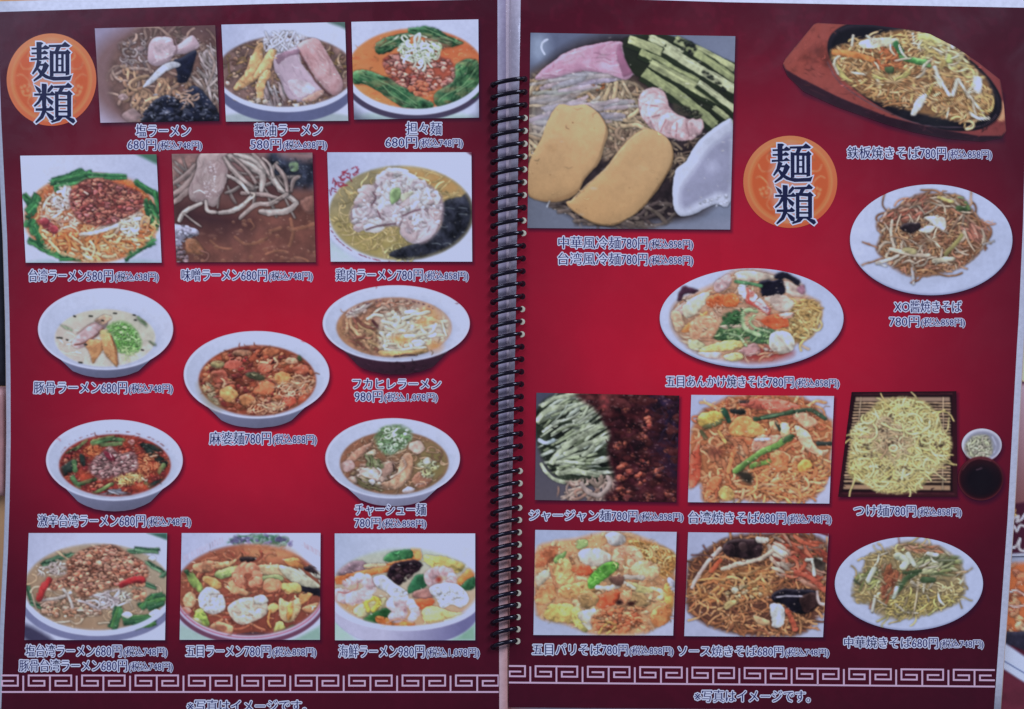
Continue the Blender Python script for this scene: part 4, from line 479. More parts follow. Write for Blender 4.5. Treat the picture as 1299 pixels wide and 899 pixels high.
def d_teppan():
    c = Cv(990, 25, 1280, 184, (72, 20, 38)).frame(920, 0, 3.427)
    c.fill(1, (78, 30, 44)); c.grad(c.mask(OUT_TEPPAN, 1, False), (52, 22, 36), (40, 18, 32), 300, 300, 900, 620)
    c.grad(c.mask([(250, 272), (262, 255), (385, 105), (400, 99), (540, 106), (700, 118), (900, 150), (1100, 270), (1195, 345), (1207, 430), (1222, 570), (1200, 590), (1100, 590), (900, 555), (700, 505), (500, 425), (330, 340), (262, 300)], 1, False), (150, 66, 56), (128, 54, 54), 300, 150, 1100, 580)
    c.fill(c.mask([(330, 250), (420, 180), (460, 220), (460, 290), (380, 270)], 6), (124, 52, 44), .1); c.fill(c.mask([(1185, 470), (1208, 440), (1214, 520), (1170, 515)], 2), (205, 140, 100))
    for _ in range(26): x = 280 + RS.rand() * 900; y = 140 + RS.rand() * 430; c.stroke([(x, y), (x + 60, y + 26)], 2, (170, 84, 68), ao=0, lit=0, a=.25)
    a = .5; c.fill(c.emask(824, 332, 408, 186, 1, .42), (20, 16, 26)); c.fill(c.emask(822, 326, 398, 172, 2, .42), (40, 34, 46)); c.fill(c.emask(820, 336, 392, 164, 5, .42), (16, 14, 24))
    c.stroke([(445, 270), (500, 360), (650, 460), (850, 540), (1000, 552), (1120, 545), (1180, 500)], 5, (90, 70, 86), ao=0, lit=0, a=.7)
    c.spill = .12; mp = c.mask([(462, 215), (560, 180), (640, 160), (760, 128), (900, 150), (1000, 215), (1090, 300), (1140, 350), (1165, 440), (1130, 510), (1030, 528), (880, 500), (760, 470), (640, 430), (520, 350), (470, 280)], 4)
    c.fill(mp, (130, 90, 52)); c.noodles(mp, 260, 10, [(200, 154, 100), (176, 126, 76), (214, 176, 124), (150, 100, 58), (196, 160, 96)], 110, .45, ao=.5)
    c.noodles(c.mask([(640, 200), (760, 200), (760, 300), (640, 290)], 5), 24, 10, [(196, 110, 60), (180, 90, 50)], 90, .3, .3, .8); c.stroke([(475, 225), (540, 235), (640, 260)], 26, (206, 120, 60)); c.blob([(580, 190), (640, 165), (740, 165), (740, 195), (620, 210)], (206, 200, 170), 16, tex=.08); c.blob([(840, 145), (900, 150), (960, 190), (900, 200), (850, 180)], (190, 190, 110), 20); c.noodles(c.mask([(840, 180), (1000, 200), (1080, 320), (900, 280)], 6), 36, 12, [(196, 180, 110), (206, 196, 140), (176, 150, 84)], 90, .4)
    c.blob([(640, 320), (720, 345), (790, 300), (800, 320), (740, 350), (660, 345)], (190, 180, 100), 10); c.blob([(480, 270), (540, 340), (560, 360), (500, 330)], (190, 176, 100), 10)
    c.stroke([(742, 190), (765, 225)], 26, (44, 110, 58), sm=False); c.blob([(755, 240), (800, 250), (880, 260), (890, 290), (820, 275), (770, 262)], (110, 170, 90), 10, col2=(60, 130, 60)); c.blob([(695, 290), (730, 290), (730, 315), (700, 315)], (60, 86, 50), 8); c.blob([(960, 235), (985, 240), (985, 275), (962, 270)], (150, 164, 90), 8)
    for p, w in (([(912, 290), (930, 340), (975, 410)], 16), ([(1010, 345), (990, 410)], 18), ([(1015, 345), (1060, 420)], 12), ([(1065, 490), (1100, 515), (1145, 512)], 13), ([(555, 155), (550, 195)], 12), ([(550, 315), (610, 320)], 12), ([(985, 180), (990, 205)], 14), ([(1040, 390), (1080, 440), (1120, 490)], 11), ([(615, 155), (650, 180)], 11), ([(470, 275), (490, 320)], 10)): c.stroke(p, w, (222, 212, 196))
    c.blob([(808, 495), (840, 420), (880, 410), (855, 470), (825, 503)], (226, 222, 214), 12); c.blob([(1082, 338), (1112, 338), (1110, 400), (1080, 395)], (222, 222, 216), 10); c.stroke([(880, 410), (900, 370)], 10, (200, 186, 100)); c.stroke([(1130, 410), (1165, 430), (1155, 480), (1110, 480)], 9, (206, 170, 100))
    c.shreds(mp, 24, 9, [(224, 210, 186)], 60); c.glints(mp, 60, 4, (245, 230, 205)); c.blur(1); c.grain(.02, 0.3); return c
OUT_TEPPAN = [(250, 280), (262, 252), (385, 104), (400, 98), (540, 106), (640, 108), (720, 118), (800, 128), (890, 147), (1000, 203), (1100, 270), (1195, 345), (1207, 400), (1222, 570), (1205, 600), (1120, 616), (960, 602), (820, 575), (700, 540), (480, 462), (340, 397), (270, 330)]
def plate(c, cx, cy, rx, ry):
    c.fill(1, (170, 180, 218)); c.grad(c.emask(cx, cy, rx * 1.02, ry * 1.02), (178, 188, 226), (166, 178, 218), cx - rx, cy - ry, cx + rx, cy + ry); m = c.emask(cx, cy, rx * .76, ry * .74, 14); c.fill(m, (170, 180, 218), a=.6)
    c.fill(c.emask(cx, cy + ry * .04, rx, ry) * (1 - c.emask(cx, cy - ry * .015, rx, ry * .985, 2)), (120, 126, 170), a=.7)
def d_xo():
    c = Cv(1074, 230, 1288, 378, (120, 18, 38)).frame(920, 160, 3.33); plate(c, 870, 480, 343, 234); c.spill = .3
    mp = c.mask([(640, 410), (720, 350), (810, 290), (900, 285), (1000, 300), (1050, 370), (1110, 430), (1095, 500), (1020, 580), (900, 625), (780, 630), (700, 590), (640, 520), (660, 460)], 5); c.fill(mp, (124, 80, 56)); c.fill(c.mask([(640, 520), (780, 640), (920, 640), (1060, 560), (1040, 600), (800, 660)], 14), (130, 140, 170), a=.25)
    c.noodles(mp, 250, 9, [(176, 126, 84), (150, 98, 64), (190, 146, 104), (130, 80, 54), (170, 110, 84)], 110, .4, ao=.5); c.shreds(c.mask([(660, 370), (820, 290), (860, 350), (800, 400), (680, 420)], 8), 50, 12, [(176, 96, 76), (190, 110, 90), (160, 110, 90), (196, 150, 130)], 70, -.3, 1.2); c.shreds(c.mask([(1000, 370), (1100, 420), (1080, 480), (1000, 450)], 6), 24, 12, [(184, 110, 90), (196, 130, 110)], 70, .9, .6); c.shreds(mp, 70, 9, [(205, 184, 160), (190, 170, 150), (160, 120, 96)], 90)
    for p, w, col in (([(705, 400), (700, 460), (715, 510)], 12, (214, 196, 178)), ([(700, 520), (780, 540), (860, 545)], 16, (200, 180, 160)), ([(690, 350), (660, 400)], 10, (196, 160, 150)), ([(640, 580), (700, 560), (730, 545)], 14, (200, 190, 180)), ([(760, 520), (800, 530)], 22, (150, 140, 96)), ([(900, 300), (960, 320)], 14, (190, 170, 100)), ([(930, 540), (980, 490), (1000, 460)], 18, (140, 130, 76)), ([(880, 570), (960, 560)], 20, (206, 196, 170)), ([(1090, 500), (1135, 485)], 8, (150, 146, 150)), ([(790, 600), (795, 665)], 12, (190, 190, 200)), ([(645, 580), (680, 590)], 9, (180, 180, 190))): c.stroke(p, w, col)
    c.blob([(740, 430), (770, 408), (820, 410), (820, 435), (780, 450)], (38, 28, 34), 10, .6); c.blob([(840, 385), (880, 380), (930, 390), (925, 440), (900, 430), (870, 410)], (214, 206, 196), 12); c.blob([(820, 440), (860, 420), (890, 425), (860, 450)], (206, 196, 176), 8); c.stroke([(985, 345), (1020, 350)], 22, (70, 100, 56)); c.stroke([(1015, 322), (1030, 350)], 12, (96, 130, 70)); c.stroke([(985, 300), (1005, 303)], 8, (110, 130, 90))
    for _ in range(16): t = RS.rand() * 6.28; x = 875 + math.cos(t) * 215; y = 455 + math.sin(t) * 165; c.stroke([(x, y), (x + RS.randn() * 16, y + RS.randn() * 10)], 7, (170, 120, 84), a=.9)
    c.glints(mp, 50, 4, (240, 220, 200)); c.blur(1); c.grain(.02); return c
def d_ankake():
    c = Cv(833, 336, 1074, 470, (150, 20, 38)).frame(820, 320, 4.733); plate(c, 632, 395, 552, 300); c.spill = .3
    mp = c.mask([(150, 350), (190, 290), (290, 240), (400, 190), (520, 115), (680, 110), (800, 140), (920, 180), (960, 260), (1040, 300), (1045, 400), (990, 500), (880, 560), (780, 640), (560, 655), (320, 610), (200, 520), (150, 440)], 6); c.fill(mp, (190, 140, 110), .08, NC); c.fill(c.mask([(560, 600), (700, 560), (880, 600), (780, 645), (600, 655)], 10), (160, 60, 54)); c.noodles(mp, 60, 16, [(196, 150, 120), (206, 170, 140), (176, 120, 90)], 110, .4, ao=.4)
    mn = c.mask([(860, 330), (960, 290), (1035, 310), (1045, 400), (1000, 490), (900, 540), (860, 460)], 5); c.fill(mn, (150, 110, 60)); c.noodles(mn, 70, 14, [(206, 166, 96), (190, 146, 80), (220, 186, 120)], 120, .5)
    B = lambda p, col, r=16, **k: c.blob(p, col, r, .35, .2, .45, .06, **k)
    for p, col in (([(410, 190), (480, 135), (515, 170), (480, 220), (420, 240)], (196, 156, 160)), ([(530, 130), (600, 110), (740, 130), (770, 160), (660, 170), (560, 165)], (200, 176, 160)), ([(160, 350), (230, 290), (330, 250), (340, 300), (260, 340), (180, 400)], (196, 156, 150)), ([(220, 320), (330, 250), (380, 250), (330, 340), (240, 400)], (196, 186, 160)), ([(150, 360), (210, 370), (230, 440), (180, 470)], (190, 150, 120)), ([(360, 280), (420, 250), (480, 270), (470, 330), (380, 330), (355, 310)], (214, 96, 50)), ([(460, 260), (520, 245), (558, 290), (530, 335), (470, 320)], (216, 98, 48)), ([(210, 470), (280, 400), (370, 350), (340, 400), (260, 470)], (220, 130, 64)), ([(720, 250), (790, 240), (880, 290), (860, 350), (790, 350), (720, 290)], (200, 172, 160)), ([(820, 170), (900, 190), (950, 260), (880, 260), (830, 230)], (206, 176, 164)), ([(545, 200), (600, 200), (620, 290), (560, 260)], (196, 196, 206)), ([(690, 400), (760, 370), (830, 390), (850, 450), (760, 460), (700, 430)], (214, 84, 46)), ([(380, 480), (480, 450), (620, 490), (560, 530), (430, 530)], (60, 100, 56)), ([(470, 400), (540, 345), (580, 400), (520, 450), (450, 450)], (54, 104, 56)), ([(640, 500), (720, 460), (780, 490), (720, 545), (640, 540)], (70, 110, 70)), ([(440, 440), (560, 430), (600, 460), (500, 470)], (176, 150, 130)), ([(320, 580), (440, 540), (560, 530), (600, 560), (480, 590), (330, 605)], (206, 176, 104)), ([(250, 520), (300, 520), (350, 560), (300, 590), (255, 570)], (200, 200, 150)), ([(310, 600), (440, 600), (440, 630), (370, 635)], (206, 180, 176)), ([(470, 620), (560, 600), (580, 640), (500, 650)], (206, 186, 120)), ([(560, 590), (650, 540), (680, 600), (620, 620)], (170, 120, 120)), ([(800, 370), (880, 360), (870, 390), (820, 395)], (205, 150, 140))): B(p, col, 18)
    c.noodles(c.mask([(380, 490), (600, 450), (760, 500), (700, 560), (560, 520), (400, 530)], 5), 26, 13, [(70, 116, 60), (120, 156, 96), (46, 86, 50), (150, 180, 120)], 90, .5); c.noodles(c.mask([(470, 370), (570, 350), (560, 430), (470, 440)], 5), 16, 10, [(60, 116, 60), (40, 86, 46)], 60, .6)
    for p, w in (([(660, 350), (600, 350), (575, 400), (600, 460), (680, 500)], 26), ([(650, 380), (620, 410), (650, 450), (740, 480)], 14), ([(500, 490), (560, 510), (600, 560)], 16)): c.stroke(p, w, (150, 184, 130))
    shrimp(c, [(300, 490), (300, 440), (350, 410), (400, 430), (390, 480), (340, 500)], (214, 150, 114), 80); c.blob([(745, 500), (800, 478), (860, 485), (888, 540), (870, 590), (800, 605), (745, 580)], (212, 200, 186), 40, .3, .16)
    c.blob([(185, 290), (210, 215), (250, 208), (310, 225), (290, 240), (230, 250), (210, 290)], (64, 34, 54), 10, .5); c.blob([(680, 180), (750, 165), (820, 165), (835, 240), (780, 250), (700, 260), (690, 220)], (24, 22, 38), 12, .7); c.blob([(760, 150), (790, 125), (860, 130), (920, 170), (905, 200), (870, 170), (830, 155), (800, 168)], (26, 24, 40), 10, .7); c.stroke([(535, 175), (600, 185), (690, 200)], 20, (70, 124, 80)); c.blob([(905, 215), (945, 190), (955, 235), (930, 250)], (150, 100, 120), 8)
    c.blob([(600, 205), (640, 230), (755, 340), (742, 385), (690, 350), (600, 300)], (210, 80, 70), 10, sm=False); c.blob([(612, 225), (660, 255), (745, 340), (735, 365), (690, 340), (620, 290)], (222, 190, 196), 10, .1, .05, 0, sm=False); c.stroke([(700, 330), (740, 345)], 5, (90, 50, 90), ao=0); c.stroke([(718, 325), (722, 355)], 4, (90, 50, 90), ao=0); c.fill(c.emask(632, 255, 16, 18, 3), (214, 110, 96)); c.stroke([(655, 290), (690, 310)], 4, (200, 80, 90), ao=0)
    c.crumbs(c.mask([(690, 560), (770, 600), (740, 620), (680, 590)], 2), 5, 26, [(222, 200, 190)]); c.stroke([(620, 610), (670, 600)], 8, (214, 170, 160)); c.noodles(c.emask(420, 350, 40, 40, 4), 8, 10, [(226, 170, 140)], 60, .6)
    c.glints(mp, 110, 6, (250, 230, 215)); c.blur(1); c.grain(.02, 0.7); return c
def d_jajan():
    c = Cv(676, 494, 865, 640, (64, 66, 86)).frame(660, 480, 4.495); c.grad(1, (66, 68, 92), (84, 78, 92), 90, 100, 90, 690)
    m1 = c.mask([(90, 180), (200, 90), (420, 85), (540, 300), (540, 560), (300, 610), (150, 500), (90, 330)], 5); c.fill(m1, (40, 48, 36), .25)
    G = [(166, 178, 150), (146, 160, 124), (188, 198, 178), (164, 178, 164), (126, 140, 104)]
    for i in range(120):
        t = RS.rand(); x = 100 + RS.rand() * 350; y = 110 + t * 440; a = -.5 + .1 * RS.randn() + .35 * (t > .8); L = 90 + RS.rand() * 130; b = RS.randn() * .12
        p = [(x, y), (x + math.cos(a) * L * .5, y + math.sin(a) * L * .5), (x + math.cos(a + b) * L, y + math.sin(a + b) * L)]; w = 8 + RS.rand() * 15; c.stroke([(u, v + w * .3) for u, v in p], w * .45, (34, 48, 30), m1, ao=.3, lit=.1); c.stroke(p, w, G[i % 5], m1, ao=.35, lit=.28, edge=.15, taper=.2, tex=.1); c.stroke([(u, v - w * .2) for u, v in p], w * .2, (186, 194, 172), m1, ao=0, lit=0, a=.6)
    for p, w in (([(130, 155), (200, 112), (330, 90)], 24), ([(100, 240), (150, 180), (240, 160)], 26), ([(170, 490), (220, 420), (340, 330), (470, 260)], 34), ([(260, 430), (380, 370), (520, 330)], 26), ([(220, 540), (330, 530), (450, 552)], 32), ([(120, 490), (170, 560), (240, 590), (330, 590)], 20)):
        c.stroke(p, w, (166, 178, 146), lit=.2, edge=.1, ao=.45, tex=.1); c.stroke([(u, v - w * .22) for u, v in p], w * .2, (192, 200, 178), ao=0, lit=0, a=.6)
    for p in ([(230, 260), (290, 245)], [(400, 240), (450, 205)], [(160, 490), (200, 516)], [(420, 510), (530, 520)], [(140, 380), (200, 400)]): c.stroke(p, 16, (28, 38, 26), ao=.4, a=.85)
    c.stroke([(110, 352), (150, 368), (190, 352)], 22, (172, 192, 204), lit=.3)
    c.noodles(c.mask([(230, 600), (540, 560), (540, 695), (250, 695)], 5), 34, 17, [(160, 130, 120), (130, 96, 84), (176, 150, 136)], 130, .25); c.stroke([(350, 600), (390, 650), (460, 665), (510, 600), (500, 560)], 24, (170, 148, 142), lit=.35); c.stroke([(400, 585), (430, 612), (462, 590), (462, 560)], 20, (150, 126, 112))
    m2 = c.mask([(340, 82), (910, 90), (900, 710), (500, 700), (545, 600), (500, 450), (510, 330), (470, 230), (420, 160)], 7); c.fill(m2, (54, 20, 26), .28, NM); c.fill(c.mask([(740, 90), (910, 90), (900, 560), (820, 500), (760, 260)], 30), (34, 24, 48), .25, a=.9)
    c.crumbs(m2, 60, 80, [(72, 28, 30), (54, 20, 26), (84, 34, 34), (44, 18, 26)], .1, .12); c.gloss(m2, 90, 40, (84, 30, 32), .5)
    c.fill(c.mask([(350, 85), (520, 90), (500, 200), (430, 160)], 14), (104, 42, 44), .3, NM, a=.7); c.gloss(m2, 60, 20, (120, 60, 60), .35)
    for x, y, a, b in ((720, 240, 34, 70), (700, 330, 24, 30), (570, 380, 40, 30), (700, 480, 40, 22), (690, 560, 36, 50), (790, 520, 30, 40), (730, 670, 44, 24), (845, 640, 30, 34), (590, 540, 50, 60), (590, 640, 44, 30), (540, 680, 34, 18), (830, 410, 16, 14), (715, 400, 12, 10), (640, 440, 14, 12), (870, 690, 20, 14), (600, 180, 20, 16), (620, 300, 16, 14)):
        c.crumbs(c.emask(x, y, a, b, 5), 8, min(a, b) * 1.1, [(150, 68, 52), (120, 46, 40), (170, 84, 64), (96, 36, 36)], .3, .5)
    c.crumbs(m2, 24, 14, [(120, 56, 48), (90, 40, 40)], .2, .4); c.gloss(m2, 40, 16, (40, 16, 26), .6)
    for _ in range(50): x = 740 + RS.rand() * 160; y = 95 + RS.rand() * 500; c.stroke([(x, y), (x + 20, y + RS.randn() * 20)], 4, (60, 50, 84), m2, ao=.1, a=.6)
    c.gloss(m2, 30, 9, (214, 160, 160), .5); c.glints(m2, 150, 5, (200, 150, 156), .6); c.glints(m1, 40, 4, (200, 212, 208), .6); c.blur(1); c.grain(.03, 0.12); return c
def d_twyaki():
    c = Cv(870, 496, 1061, 642, (170, 180, 216)).frame(860, 480, 4.495); c.grad(1, (162, 174, 216), (174, 180, 216), 80, 90, 800, 700)
    c.spill = .25; mp = c.mask([(75, 300), (120, 200), (200, 150), (330, 95), (650, 95), (750, 130), (850, 220), (885, 260), (875, 420), (850, 560), (800, 660), (700, 700), (500, 700), (330, 690), (150, 705), (130, 600), (60, 620), (65, 400)], 5); c.fill(mp, (170, 104, 66)); c.noodles(mp, 150, 18, [(206, 134, 90), (190, 110, 70), (216, 154, 110), (170, 90, 60)], 130, .4, ao=.5)
    c.noodles(c.mask([(340, 540), (800, 450), (850, 560), (780, 670), (500, 700), (330, 680)], 5), 70, 17, [(220, 146, 90), (206, 124, 76), (228, 166, 120)], 200, .3, 0, 1.6, ao=.55)
    B = lambda p, col, r=16, **k: c.blob(p, col, r, .35, .2, .5, .07, **k)
    for p, col in (([(120, 210), (200, 185), (260, 200), (250, 240), (150, 280), (115, 250)], (196, 170, 80)), ([(280, 300), (340, 220), (420, 220), (500, 300), (460, 330), (350, 340)], (220, 146, 84)), ([(300, 330), (420, 340), (440, 380), (320, 370)], (200, 110, 70)), ([(430, 340), (560, 320), (600, 340), (520, 400), (430, 420)], (206, 140, 116)), ([(530, 430), (600, 420), (640, 470), (600, 530), (540, 520)], (222, 134, 84)), ([(660, 280), (740, 300), (800, 400), (860, 410), (820, 440), (740, 410)], (214, 170, 136)), ([(350, 150), (460, 115), (620, 130), (700, 160), (560, 180), (420, 170)], (206, 100, 84)), ([(520, 240), (560, 240), (570, 290), (530, 290)], (220, 166, 120)), ([(585, 255), (630, 260), (640, 320), (590, 330)], (222, 176, 130)), ([(230, 640), (270, 610), (320, 640), (310, 690), (250, 690)], (214, 176, 100)), ([(680, 490), (740, 460), (770, 500), (700, 530)], (206, 150, 70)), ([(650, 200), (740, 200), (800, 260), (720, 280)], (214, 150, 120)), ([(90, 400), (120, 380), (130, 560), (70, 620), (70, 480)], (206, 90, 66)), ([(330, 390), (380, 390), (390, 440), (340, 460)], (214, 160, 120)), ([(200, 560), (250, 560), (210, 640), (160, 690), (150, 650)], (214, 120, 76))): B(p, col, 18)
    for _ in range(9): x = 130 + RS.rand() * 230; y = 330 + RS.rand() * 140; c.stroke([(x, y), (x + 40, y + 20), (x + 60, y + 70)], 26, (176, 110, 76), ao=.7)
    c.stroke([(290, 530), (310, 440), (330, 400)], 26, (216, 130, 80)); c.fill(c.mask([(330, 530), (420, 540), (420, 600), (380, 590)], 5), (50, 44, 36)); c.fill(c.emask(220, 420, 40, 24, 8), (110, 50, 44), a=.7)
    for p, w, col in (([(330, 530), (430, 450), (560, 380), (640, 335)], 34, (104, 156, 72)), ([(420, 500), (520, 470)], 26, (110, 160, 70)), ([(440, 230), (560, 210), (680, 185)], 24, (48, 76, 52)), ([(480, 225), (600, 200)], 14, (84, 120, 84)), ([(680, 190), (760, 180), (840, 230)], 22, (50, 74, 54)), ([(260, 180), (290, 240)], 30, (40, 80, 60)), ([(310, 185), (370, 190)], 26, (36, 40, 40)), ([(150, 280), (240, 250)], 24, (96, 100, 60)), ([(800, 370), (870, 370)], 26, (50, 60, 56)), ([(130, 300), (160, 340)], 20, (90, 90, 56)), ([(560, 250), (580, 290)], 18, (56, 70, 60)), ([(350, 135), (400, 130)], 16, (60, 50, 50)), ([(610, 350), (650, 330)], 26, (56, 84, 50))): c.stroke(p, w, col, lit=.4)
    c.stroke([(440, 350), (520, 345)], 18, (226, 206, 210)); c.stroke([(230, 300), (270, 360)], 20, (196, 160, 90)); c.glints(mp, 110, 6, (250, 220, 195)); c.blur(1); c.grain(.03, 0.6); return c
def d_tsuke():
    c = Cv(1060, 492, 1219, 634, (50, 18, 26)).frame(1050, 480, 4.494); c.grad(1, (40, 15, 24), (58, 22, 30), 100, 80, 400, 690); c.stroke([(150, 92), (712, 88)], 5, (92, 44, 50), sm=False, ao=0, a=.6); c.stroke([(72, 655), (722, 658)], 7, (84, 36, 44), sm=False, ao=0, a=.7); c.stroke([(62, 686), (730, 688)], 3, (150, 90, 84), sm=False, ao=0, a=.6); c.fill(c.mask([(150, 98), (708, 95), (712, 645), (80, 645)], 1, False), (30, 14, 20))
    mat = c.mask([(160, 106), (696, 106), (698, 637), (88, 630)], 1, False); c.fill(mat, (36, 22, 22)); c.fill(c.mask([(160, 106), (696, 106), (697, 130), (157, 130)], 1, False), (150, 120, 100)); c.fill(c.mask([(92, 605), (698, 610), (698, 637), (88, 630)], 1, False), (160, 126, 96))
    for i in range(27): t = i / 27; y = 140 + t * 462; x0 = 156 - t * 62; c.stroke([(x0, y), (697, y + 4 * t)], 10, (176, 144, 110), sm=False, ao=.1, lit=.2, edge=.2)
    c.stroke([(190, 108), (140, 625)], 6, (200, 170, 136), sm=False); c.stroke([(660, 108), (655, 632)], 6, (200, 170, 136), sm=False)
    c.spill = .1; mp = c.mask([(240, 190), (300, 130), (440, 108), (540, 130), (620, 200), (650, 290), (700, 340), (690, 440), (620, 520), (570, 570), (480, 645), (300, 645), (220, 600), (130, 560), (120, 460), (140, 380), (130, 310), (180, 250)], 5); c.fill(mp, (160, 146, 84)); c.noodles(mp, 240, 11, [(190, 176, 104), (172, 156, 88), (204, 190, 124)], 150, .4, ao=.4); c.noodles(mp, 260, 9.5, [(212, 200, 128), (196, 182, 108), (222, 212, 150)], 170, .35, ao=.28, loop=.1)
    c.noodles(c.mask([(260, 260), (400, 230), (480, 380), (420, 460), (280, 400)], 20), 60, 11, [(196, 166, 124), (178, 144, 108), (206, 182, 140)], 130, .45, ao=.4)
    for x, y in ((310, 300), (370, 370), (370, 225), (320, 510), (450, 520), (225, 385), (240, 440), (550, 370), (640, 380), (380, 570)): c.crumbs(c.emask(x, y, 40, 24, 4), 7, 14, [(96, 66, 50), (70, 50, 40)], .3)
    c.noodles(c.emask(400, 380, 300, 260, 3), 14, 11, [(206, 200, 130)], 160, .3, loop=.5); c.blur(1); c.grain(.03, 0.12); return c
def d_dips():
    c = Cv(1212, 540, 1276, 637, (90, 18, 32)).frame(1050, 480, 4.494); c.fill(1, (60, 14, 26)); c.fill(c.emask(878, 378, 116, 95), (188, 190, 214)); c.fill(c.emask(882, 382, 102, 82, 3), (130, 132, 160)); mp = c.mask([(790, 370), (860, 320), (930, 350), (930, 430), (880, 450), (800, 440)], 5); c.fill(mp, (150, 150, 130)); c.noodles(mp, 50, 12, [(190, 192, 164), (160, 164, 130), (176, 168, 150)], 60, .5); c.stroke([(940, 330), (960, 380), (950, 420)], 10, (160, 164, 190), ao=0, lit=0, a=.6)
    c.fill(c.emask(872, 570, 131, 126), (92, 26, 36)); c.fill(c.emask(874, 572, 121, 114, 3), (44, 12, 22)); c.grad(c.emask(876, 568, 112, 100, 5), (58, 20, 28), (26, 14, 24), 800, 480, 900, 640); c.fill(c.emask(868, 574, 92, 84, 12), (22, 15, 24)); c.stroke([(770, 520), (810, 474), (870, 456), (930, 470)], 5, (130, 60, 66), ao=0, lit=0, a=.7); c.stroke([(850, 520), (880, 512)], 8, (84, 60, 76), ao=0, lit=0, a=.7); c.blur(1); c.grain(.02, 0); return c
def d_pari():
    c = Cv(673, 668, 862, 810, (166, 178, 212)).frame(640, 660, 3.764); c.grad(1, (150, 166, 206), (172, 180, 216), 150, 50, 700, 540)
    mp = c.mask([(145, 150), (230, 100), (340, 85), (450, 60), (600, 60), (800, 150), (815, 240), (810, 420), (740, 500), (640, 545), (440, 548), (300, 500), (180, 470), (145, 410)], 5); c.fill(mp, (196, 144, 100), .08, NC); c.noodles(mp, 60, 22, [(206, 160, 116), (190, 130, 90), (216, 176, 130)], 110, .4, ao=.35)
    mn = c.mask([(600, 90), (800, 145), (812, 230), (760, 270), (680, 200), (620, 140)], 4); c.fill(mn, (170, 120, 60)); c.noodles(mn, 60, 8, [(216, 166, 90), (196, 140, 70), (226, 186, 120)], 90, .3)
    B = lambda p, col, r=18, **k: c.blob(p, col, r, .32, .18, .42, .06, **k)
    for p, col in (([(150, 160), (230, 115), (260, 140), (220, 200), (150, 230)], (176, 100, 66)), ([(150, 260), (210, 235), (220, 270), (170, 310), (148, 290)], (190, 176, 150)), ([(220, 220), (290, 180), (330, 240), (330, 290), (260, 300)], (214, 164, 104)), ([(160, 330), (230, 300), (250, 360), (190, 400), (150, 390)], (206, 140, 90)), ([(350, 150), (440, 130), (510, 170), (500, 210), (400, 220)], (196, 180, 164)), ([(260, 330), (360, 290), (450, 320), (400, 360), (280, 370)], (210, 156, 96)), ([(340, 210), (410, 215), (425, 260), (350, 260), (322, 235)], (216, 96, 60)), ([(450, 360), (540, 330), (550, 370), (500, 410), (445, 415)], (216, 92, 56)), ([(360, 350), (420, 340), (450, 380), (400, 420), (365, 400)], (170, 134, 84)), ([(190, 450), (230, 400), (330, 410), (330, 480), (230, 480)], (206, 180, 96)), ([(320, 430), (360, 420), (400, 480), (390, 530), (340, 500)], (196, 190, 100)), ([(350, 440), (430, 420), (440, 470), (400, 520)], (196, 186, 170)), ([(600, 340), (660, 350), (690, 400), (640, 420), (600, 400)], (160, 130, 84)), ([(620, 300), (700, 330), (690, 350), (630, 340)], (196, 190, 120)), ([(760, 310), (800, 300), (808, 410), (770, 400)], (214, 160, 80)), ([(780, 270), (815, 290), (812, 340), (790, 320)], (180, 180, 200)), ([(700, 440), (780, 400), (790, 470), (720, 510)], (206, 130, 76)), ([(600, 220), (680, 190), (740, 230), (720, 280), (640, 280)], (206, 160, 120)), ([(470, 120), (530, 100), (560, 130), (510, 150)], (180, 130, 100)), ([(550, 350), (600, 330), (600, 380), (560, 400)], (214, 140, 100))): B(p, col)
    shrimp(c, [(540, 190), (550, 150), (600, 140), (640, 170), (600, 200)], (220, 160, 126), 60); c.crumbs(c.mask([(440, 440), (560, 410), (680, 420), (660, 500), (500, 540), (420, 500)], 5), 60, 44, [(206, 120, 76), (196, 96, 60), (216, 144, 96)], .4); c.blob([(480, 75), (510, 55), (560, 58), (580, 90), (560, 118), (510, 118)], (196, 190, 190), 24, .3)
    c.blob([(395, 290), (430, 240), (490, 200), (545, 202), (535, 240), (470, 290), (410, 325)], (82, 162, 56), 14, .35, .25, .5, .05); c.stroke([(410, 305), (470, 260), (535, 215)], 4, (120, 190, 90), ao=0); c.blob([(240, 180), (290, 145), (290, 170), (245, 205)], (96, 136, 72), 10); c.blob([(340, 100), (390, 90), (395, 120), (350, 135)], (116, 140, 84), 10)
    c.stroke([(445, 320), (490, 325), (540, 312)], 24, (222, 206, 190)); c.stroke([(570, 270), (660, 275)], 22, (206, 190, 176)); c.stroke([(565, 290), (620, 325)], 16, (220, 206, 190)); c.stroke([(215, 210), (230, 270), (250, 320)], 13, (200, 136, 96)); c.blob([(500, 280), (530, 262), (570, 270), (560, 310), (530, 310)], (106, 70, 60), 10); c.fill(c.emask(548, 392, 16, 12, 3), (50, 26, 26)); c.fill(c.emask(605, 398, 18, 12, 3), (56, 26, 22)); c.stroke([(450, 540), (490, 490), (530, 500)], 12, (220, 170, 90)); c.stroke([(490, 540), (530, 510)], 10, (226, 180, 100))
    c.glints(mp, 100, 5, (250, 230, 205)); c.blur(1); c.grain(.03, 0.8); return c
